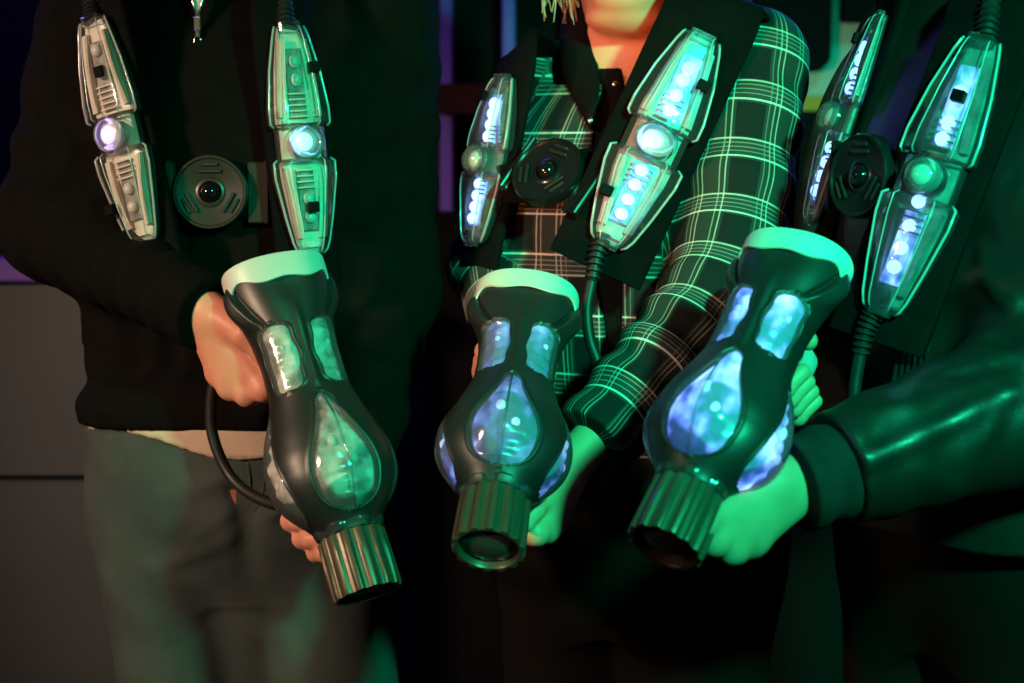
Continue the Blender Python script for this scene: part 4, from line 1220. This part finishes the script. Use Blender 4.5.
p2 = body('player with pale hair in plaid flannel shirt over black polo', b2, B2, [(H2, .0042), (HC, .0026), (HD, .0034)], 'skin_pale')
eyes(p2, b2, W2); hair_cap(p2, b2, W2, math.radians(14), 'hair', long=True)
for hp in lg2: shoe(p2, b2, hp[2], r2)
# loose strands of hair by the neck
for i in range(26):
    a = W2(-.075 - .02 * random.random(), -.01 + .05 * random.random(), -.03)
    e = P(random.uniform(542, 580), random.uniform(4, 26), random.uniform(-.02, .06))
    mid = (a + e) / 2 + A(random.uniform(-.02, .01), random.uniform(-.02, .01), random.uniform(-.005, .012))
    v, f = tube(catmull([a, mid, e], 6), np.linspace(.0016, .0005, 13), 5)
    build('hair_strand', v - b2, f, M['hair'], p2)
# trousers
J2 = Sdf(); hp2 = [(.72, .12, .07), (.79, .160, .098), (.86, .182, .124), (.93, .178, .126), (1.0, .166, .12)]
J2.add(Loft(c2, r2, hp2, .010, z0=.74, z1=.99), .02); legs(J2, c2, r2, .94, .094, k=.035, spread=.086, ankle=.066, knee=.074)
J2.post += [wrinkle(41, 26, .003, (1, 1, 1.5)), folds([(L2(0, -.13, .85), L2(0, -.11, .60), -.006, .008)]), cut_plane((0, 0, .03), (0, 0, -1))]
garment('trousers', J2, .007, 'browncloth', p2, b2)
# black polo with an open V
Q2 = Sdf(); Q2.add(Loft(c2, r2, st2, .007, z0=1.10, z1=1.42))
vb = P(614, 103, -.06)
lft2 = Loft(c2, r2, st2)
vbl = (np.linalg.inv(R2) @ (vb - b2))
def vneck(x0, z0, slope, extra=0.0, lean=.22):
    def f(p, d):
        lx, ly = lft2.local(p)
        m = np.maximum(np.abs(lx - x0 - (p[:, 2] - z0) * lean) - np.maximum(p[:, 2] - z0, -.01) * slope - extra, 0)
        ins = np.minimum(np.maximum(p[:, 2] - z0, -.01) * slope + extra - np.abs(lx - x0 - (p[:, 2] - z0) * lean), .03)
        ins = np.where(ly < .02, ins, -.05)
        return np.maximum(d, np.minimum(ins, .03))
    return f
Q2.post += [wrinkle(42, 40, .002), vneck(vbl[0], vb[2], .62), carve(Cone(L2(0, .012, 1.39), L2(0, .012, 1.5), .060, .060), .004)]
polo = garment('polo_shirt', Q2, .0045, 'blackcloth', p2, b2)
# plaid shirt
def arm_uv(sh, el, wr):
    sh, el, wr = map(np.asarray, (sh, el, wr))
    t = np.linspace(-.25, 2.25, 61)
    pos = np.array([sh + (el - sh) * q if q < 1 else el + (wr - el) * (q - 1) for q in t])
    for _ in range(40): pos[1:-1] = .25 * pos[:-2] + .5 * pos[1:-1] + .25 * pos[2:]
    T_ = np.gradient(pos, axis=0); T_ /= np.linalg.norm(T_, axis=1)[:, None]
    arc = np.concatenate([[0], np.cumsum(np.linalg.norm(np.diff(pos, axis=0), axis=1))])
    u = nrm(A(0, -1, 0) - T_[0] * (A(0, -1, 0) @ T_[0])); fr = []
    for q in T_:
        u = nrm(u - q * (u @ q)); fr.append((u, np.cross(q, u)))
    U = np.array([a for a, _ in fr]); W_ = np.array([b for _, b in fr])
    def f(V):
        sh_ = np.full(len(V), 1e9); out = np.zeros((len(V), 2))
        acc = np.zeros(len(V)); wt = np.zeros((len(V), len(pos)))
        for i in range(len(pos)):
            wt[:, i] = ((V - pos[i]) ** 2).sum(1)
        mn = wt.min(1); wt = np.exp(-(wt - mn[:, None]) / .0008); wt /= wt.sum(1)[:, None]
        c = wt @ pos; uu = wt @ U; ww = wt @ W_; tt = wt @ T_; q = V - c
        tt /= np.linalg.norm(tt, axis=1)[:, None]
        ang = np.arctan2((q * ww).sum(1), (q * uu).sum(1))
        return np.sqrt(mn), np.stack([ang * .058 + 1.0, wt @ arc + (q * tt).sum(1) + 1.0], 1)
    return f
S2 = Sdf(); zh2 = .93
S2.add(Loft(c2, r2, st2, .014, z0=zh2, z1=1.40))
S2.add(Cone(sh2L, el2L, .066, .060), .03); S2.add(Cone(el2L, wr2L, .058, .043), .028)
S2.add(Cone(sh2R, el2R, .052, .048), .03); S2.add(Cone(el2R, wr2R, .046, .036), .028)
d2L = nrm(wr2L - el2L); d2R = nrm(wr2R - el2R)
S2.post += [wrinkle(51, 24, .0045), wrinkle(52, 60, .0014), ringfold(el2L, wr2L, .0036, .05, 6), ringfold(sh2L, el2L, .0028, .085, 7),
            folds([(P(690, 262, -.17), P(742, 300, -.21), .009, .012), (P(668, 300, -.2), P(720, 345, -.23), -.006, .010), (P(655, 320, -.22), P(715, 372, -.26), .007, .012),
                   (P(618, 352, -.25), P(672, 412, -.28), .004, .009), (P(690, 235, -.12), P(760, 262, -.16), -.005, .010)]),
            vneck(vbl[0] + .012, vb[2] - .24, .13, .012, 0.0), carve(Cone(L2(0, .012, 1.36), L2(0, .012, 1.5), .068, .068), .004),
            cuffcut(wr2L, d2L, -.034, .030), cuffcut(wr2R, d2R, -.02, .028)]
def uv2(V):
    lx, ly = lft2.local(V)
    uvt = np.stack([np.arctan2(lx, -ly) * .155 + 1.0, V[:, 2] + .013], 1)
    dt = np.abs(lft2(V)) * 1.0
    dl, ul = arm_uv(sh2L, el2L, wr2L)(V); dr, ur = arm_uv(sh2R, el2R, wr2R)(V)
    out = uvt.copy(); m = (dl < .085) & (dl - .055 < dt) & (lx > .10); out[m] = ul[m]
    m = (dl < .075) & (V[:, 1] < -.17); out[m] = ul[m]
    m = (dr < .080) & (dr - .05 < dt) & (lx < -.10); out[m] = ur[m]
    m = (dr < .07) & (lx > -.3) & (ly < -.17) & ~((dl < .075) & (V[:, 1] < -.17)); out[m] = ur[m]
    return out
shirt = garment('plaid_shirt', S2, .0042, 'plaid', p2, b2, uv2)
# collar leaves, placket and snap buttons
def leaf(pts, m, root, base, th=.004, name='collar_leaf'):
    """thin cloth leaf from two edge polylines"""
    e0, e1 = catmull(pts[0], 6), catmull(pts[1], 6); n = min(len(e0), len(e1))
    rows = []
    for t in np.linspace(0, 1, 6):
        rows.append(e0[:n] * (1 - t) + e1[:n] * t + A(0, -.010 * math.sin(t * math.pi), .002 * math.sin(t * math.pi)))
    g = np.array(rows); v, f = grid(g)
    v2 = v + A(0, th, 0); k = len(v)
    nr_, nc = g.shape[:2]
    rim = [i for i in range(nc)] + [r * nc + nc - 1 for r in range(1, nr_)] + [(nr_ - 1) * nc + i for i in range(nc - 2, -1, -1)] + [r * nc for r in range(nr_ - 2, 0, -1)]
    fs = list(f) + [tuple(i + k for i in q)[::-1] for q in f] + [(rim[i], rim[(i + 1) % len(rim)], rim[(i + 1) % len(rim)] + k, rim[i] + k) for i in range(len(rim))]
    return fixnorm(build(name, np.concatenate([v, v2]) - base, fs, M[m], root))
CF = Sdf(); CF.add(Loft(c2, r2, st2, .016, z0=1.0, z1=1.42)); CF.add(Cone(L2(0, .012, 1.36), L2(0, .016, 1.50), .072, .072), .03)
cf = lambda x, y, d=0.0: on_front(x, y, CF, -.30, .10) + A(0, -.004 - d, 0)
leaf([[cf(592, -6), cf(594, 20), cf(597, 55), cf(600, 90)], [cf(566, -4), cf(560, 30, .004), cf(563, 75, .006), cf(589, 130, .006)]], 'blackcloth', polo, b2)
leaf([[cf(690, 4), cf(668, 34), cf(640, 72), cf(616, 102)], [cf(712, 22), cf(702, 52, .004), cf(674, 92, .006), (cf(634, 124, .006))]], 'blackcloth', polo, b2)
for x, y in ((639, 67), (614, 85), (590, 121)):
    c = cf(x, y, .012); v, f = sphere(c, (.0036, .0022, .0036)); fixnorm(build('snap_button', v - b2, f, M['chrome'], polo))
# vest 2
v2 = empty('laser_tag_vest', b2 + A(0, 0, .95)); bv2 = b2 + A(0, 0, .95)
tag(v2, 'black harness with bright blue-white pods over the plaid shirt', 'vest', 'laser tag vests')
n2R = nrm(A(.02, -1, .12)); n2L = nrm(A(-.88, -.62, .05))
t2a, b2a = P(702, 38, -.135), P(607, 244, -.170); t2b, b2b = P(507, 80, -.020), P(476, 243, -.045)
pod(v2, bv2, t2a, b2a, n2R, 'led_blue', ('led_hot', (.16, .215, .29, .36)), ('led_hot', (.65, .72, .79, .86)), [(-1.0, .21), (1.15, .80)], 1.22)
pod(v2, bv2, t2b, b2b, n2L, 'led_off', ('led_hot', (.16, .22, .29, .36)), ('led_hot', (.65, .72, .79, .86)), [(.6, .12)], 1.1, 'reflector_shaded')
strap(v2, bv2, t2a, b2a, n2R, [P(722, -4, -.085), L2(.115, .0, 1.425)], [L2(.11, .105, 1.35), L2(.09, .122, 1.16)], .108)
strap(v2, bv2, t2b, b2b, n2L, [P(520, 50, .03), L2(-.115, .0, 1.425)], [L2(-.11, .105, 1.35), L2(-.09, .122, 1.16)], .070)
dc2 = P(548, 172, -.125)
disc(v2, bv2, dc2, (-.45, -.75, .62), (.35, 0, 1), .042, 'smoke')
v, f = ribbon(np.array([P(492, 186, -.035), P(520, 182, -.100), P(548, 176, -.108), P(590, 168, -.115), P(640, 160, -.125)]), np.array([nrm((-.6, -1, 0))] * 5, float), .045, .006)
fixnorm(build('chest_webbing', v - bv2, f, M['vest'], v2, sharp=50))
boot(v2, bv2, [P(603, 236, -.165), P(597, 256, -.175), P(592, 282, -.185)], .0105, .007)
cable('cable', g2, None, [P(592, 280, -.185), P(587, 310, -.195), P(590, 340, -.205), P(600, 372, -.215), P(598, 410, -.24), P(560, 440, -.30), P(525, 430, -.32)], .0062, inv=np.linalg.inv(g2m))

# =================================================== player 3: leather jacket
yaw3 = math.radians(58); r3 = -yaw3; R3 = rotz(r3)
b3 = A(.515, -.20, 0.0); c3 = (b3[0], b3[1])
L3 = lambda x, y, z: b3 + R3 @ A(x, y, z)
sh3L, el3L, wr3L = P(1085, 70, -.345), P(1046, 398, -.440), P(792, 484, -.535)
sh3R, el3R = L3(-.165, .02, 1.44), L3(-.215, .0, 1.15)
wr3R = gp(g3m, -.058, -.085, -.012)
st3 = [(.78, .160, .115), (.86, .178, .128), (.94, .176, .130, 0, -.01), (1.04, .170, .130, 0, -.03), (1.14, .172, .134, 0, -.04), (1.24, .182, .136, 0, -.035), (1.33, .188, .132, 0, -.018), (1.40, .182, .116), (1.45, .145, .09), (1.49, .085, .066, 0, .01), (1.52, .06, .06, 0, .012)]
B3 = Sdf(); B3.add(Loft(c3, r3, st3, -.006, z0=.99)); B3.add(Loft(c3, r3, HIPS if 'B3' != 'B2' else HIPS2, -.012, z0=.80, z1=1.02), .03)
for s, e, w_ in ((sh3R, el3R, wr3R), (sh3L, el3L, wr3L)):
    B3.add(Cone(s, e, .046, .038), .03); B3.add(Cone(e, e + (w_ - e) * .72, .038, .026), .02)
lg3 = legs(B3, c3, r3, .98, .078, spread=.085, knee=.058, ankle=.045)
H3 = Sdf(); W3 = head_sdf(H3, L3(0, -.03, 1.655), yaw3 - .2, L3(0, .012, 1.46), 1.03)
HE = Sdf()
hand_sdf(HE, el3L, wr3L, [P(703, 522, -.605), P(714, 539, -.598), P(732, 547, -.585), P(752, 540, -.566)],
         [[P(688, 530, -.575), P(676, 516, -.55), P(682, 503, -.545)], [P(704, 532, -.555), P(690, 516, -.53), P(694, 502, -.53)],
          [P(720, 528, -.540), P(704, 512, -.515), P(704, 498, -.52)], [P(736, 515, -.525), P(720, 502, -.505), P(716, 490, -.51)]],
         [P(770, 482, -.555), P(748, 486, -.565), P(730, 490, -.565), P(716, 496, -.565)], 1.06)
HF = Sdf(); grip_hand(HF, g3m, el3R, wr3R, 1, .98, z0=.085, dy=-.045)
p3 = body('player in glossy black leather jacket in front of the teal wall board', b3, B3, [(H3, .005), (HE, .0026), (HF, .0026)], 'skin')
eyes(p3, b3, W3, 1.03); hair_cap(p3, b3, W3, yaw3 - .2, 'hair_dark', k=1.03)
for hp in lg3: shoe(p3, b3, hp[2], r3)
J3 = Sdf(); J3.add(Loft(c3, r3, HIPS, .010, z0=.79, z1=1.0), .02); legs(J3, c3, r3, .98, .094, k=.035, spread=.086, ankle=.070, knee=.078)
J3.post += [wrinkle(61, 26, .0035, (1, 1, 1.5)), cut_plane((0, 0, .03), (0, 0, -1))]
garment('trousers', J3, .008, 'browncloth', p3, b3)
S3 = Sdf(); S3.add(Loft(c3, r3, st3, .022, z0=.93, z1=1.51))
S3.add(Cone(sh3L, el3L, .078, .074), .04); S3.add(Cone(el3L, wr3L, .074, .050), .03)
S3.add(Cone(sh3R, el3R, .056, .052), .04); S3.add(Cone(el3R, wr3R, .052, .042), .03)
d3L = nrm(wr3L - el3L); d3R = nrm(wr3R - el3R)
o3 = lambda x, y: on_front(x, y, S3, -.80, -.15)
F3 = [(o3(a, b), o3(c, d), h, w_) for a, b, c, d, h, w_ in (
    (850, 468, 905, 444, .007, .009), (895, 448, 955, 420, .008, .009), (945, 424, 1003, 396, .009, .009), (998, 398, 1022, 390, .008, .008),
    (962, 356, 1003, 394, .007, .008), (1003, 394, 985, 440, .005, .009), (985, 336, 1022, 348, -.009, .010), (976, 246, 1004, 300, .009, .010), (1004, 300, 1022, 312, .008, .010),
    (915, 470, 960, 492, .003, .010), (870, 410, 925, 402, .003, .010), (850, 500, 880, 425, -.003, .008), (930, 380, 1010, 366, -.006, .009))]
S3.post += [wrinkle(71, 20, .0035), wrinkle(72, 44, .0014), ringfold(el3L, wr3L, .0015, .07, 8), ringfold(sh3L, el3L, .005, .08, 9),
            folds(F3),
            carve(Cone(L3(0, .012, 1.44), L3(0, .012, 1.6), .062, .062), .004),
            cuffcut(wr3L, d3L, -.045, .044), cuffcut(wr3R, d3R, -.02, .036)]
jacket = garment('leather_jacket', S3, .005, 'leather', p3, b3)
K3 = Sdf(); K3.add(Cone(wr3L - d3L * .09, wr3L + d3L * .02, .0455, .0415)); K3.post += [wrinkle(81, 50, .0025), ringfold(wr3L - d3L * .06, wr3L, .002, .03, 2), cuffcut(wr3L, d3L, -.002, .033)]
garment('inner_cuff', K3, .0035, 'cuffknit', jacket, b3)
# ribbed hem of the jacket front
for i, px in enumerate(range(896, 930, 6)):
    a = on_front(px, 352, S3, -.5, 0) + A(0, -.004, 0); e = on_front(px - 4, 392, S3, -.5, 0) + A(0, -.004, 0)
    v, f = tube(np.array([a, (a + e) / 2 + A(0, -.001, 0), e]), .0022, 8); fixnorm(build('rib', v - b3, f, M['leather'], jacket))
# vest 3
v3 = empty('laser_tag_vest', b3 + A(0, 0, .98)); bv3 = b3 + A(0, 0, .98)
tag(v3, 'black harness with blue-green pods over the black leather jacket', 'vest', 'laser tag vests')
n3R = nrm(A(-.60, -.80, .05)); n3L = nrm(A(-1.0, -.06, .05))
t3a, b3a = P(984, 42, -.385), P(882, 313, -.410); t3b, b3b = P(884, 18, -.215), P(815, 222, -.235)
pod(v3, bv3, t3a, b3a, n3R, 'led_off', ('led_hot', (.20, .31, .37)), ('led_hot', (.60, .69, .77, .84)), [(-.2, .22)], 1.12, 'reflector_shaded')
pod(v3, bv3, t3b, b3b, n3L, 'led_off', ('led_blue', (.16, .22, .29, .36)), ('led_blue', (.65, .72, .79, .86)), [(.6, .12)], 1.0, 'reflector_shaded')
strap(v3, bv3, t3a, b3a, n3R, [P(1002, 0, -.34), L3(.115, .0, 1.525)], [L3(.11, .118, 1.42), L3(.09, .122, 1.22)], .100)
strap(v3, bv3, t3b, b3b, n3L, [P(900, -14, -.19), L3(-.115, .0, 1.525)], [L3(-.11, .118, 1.42), L3(-.09, .122, 1.22)], .070)
dc3 = P(862, 176, -.335)
disc(v3, bv3, dc3, (-.86, -.50, .1), (0, 0, 1), .042, 'smoke')
v, f = ribbon(np.array([P(836, 180, -.245), P(850, 180, -.30), P(868, 180, -.320), P(900, 182, -.355), P(925, 184, -.375)]), np.array([nrm((-.9, -.5, 0))] * 5, float), .06, .006)
fixnorm(build('chest_webbing', v - bv3, f, M['vest'], v3, sharp=50))
boot(v3, bv3, [P(876, 310, -.405), P(866, 330, -.405), P(860, 356, -.405)], .0105, .007)
cable('cable', g3, None, [P(861, 350, -.405), P(855, 385, -.405), P(852, 420, -.41), P(838, 470, -.45), P(790, 500, -.49), P(745, 470, -.52)], .0062, inv=np.linalg.inv(g3m))
boot(v3, bv3, [P(985, 44, -.385), P(989, 20, -.375), P(994, -10, -.35)], .0105, .007)
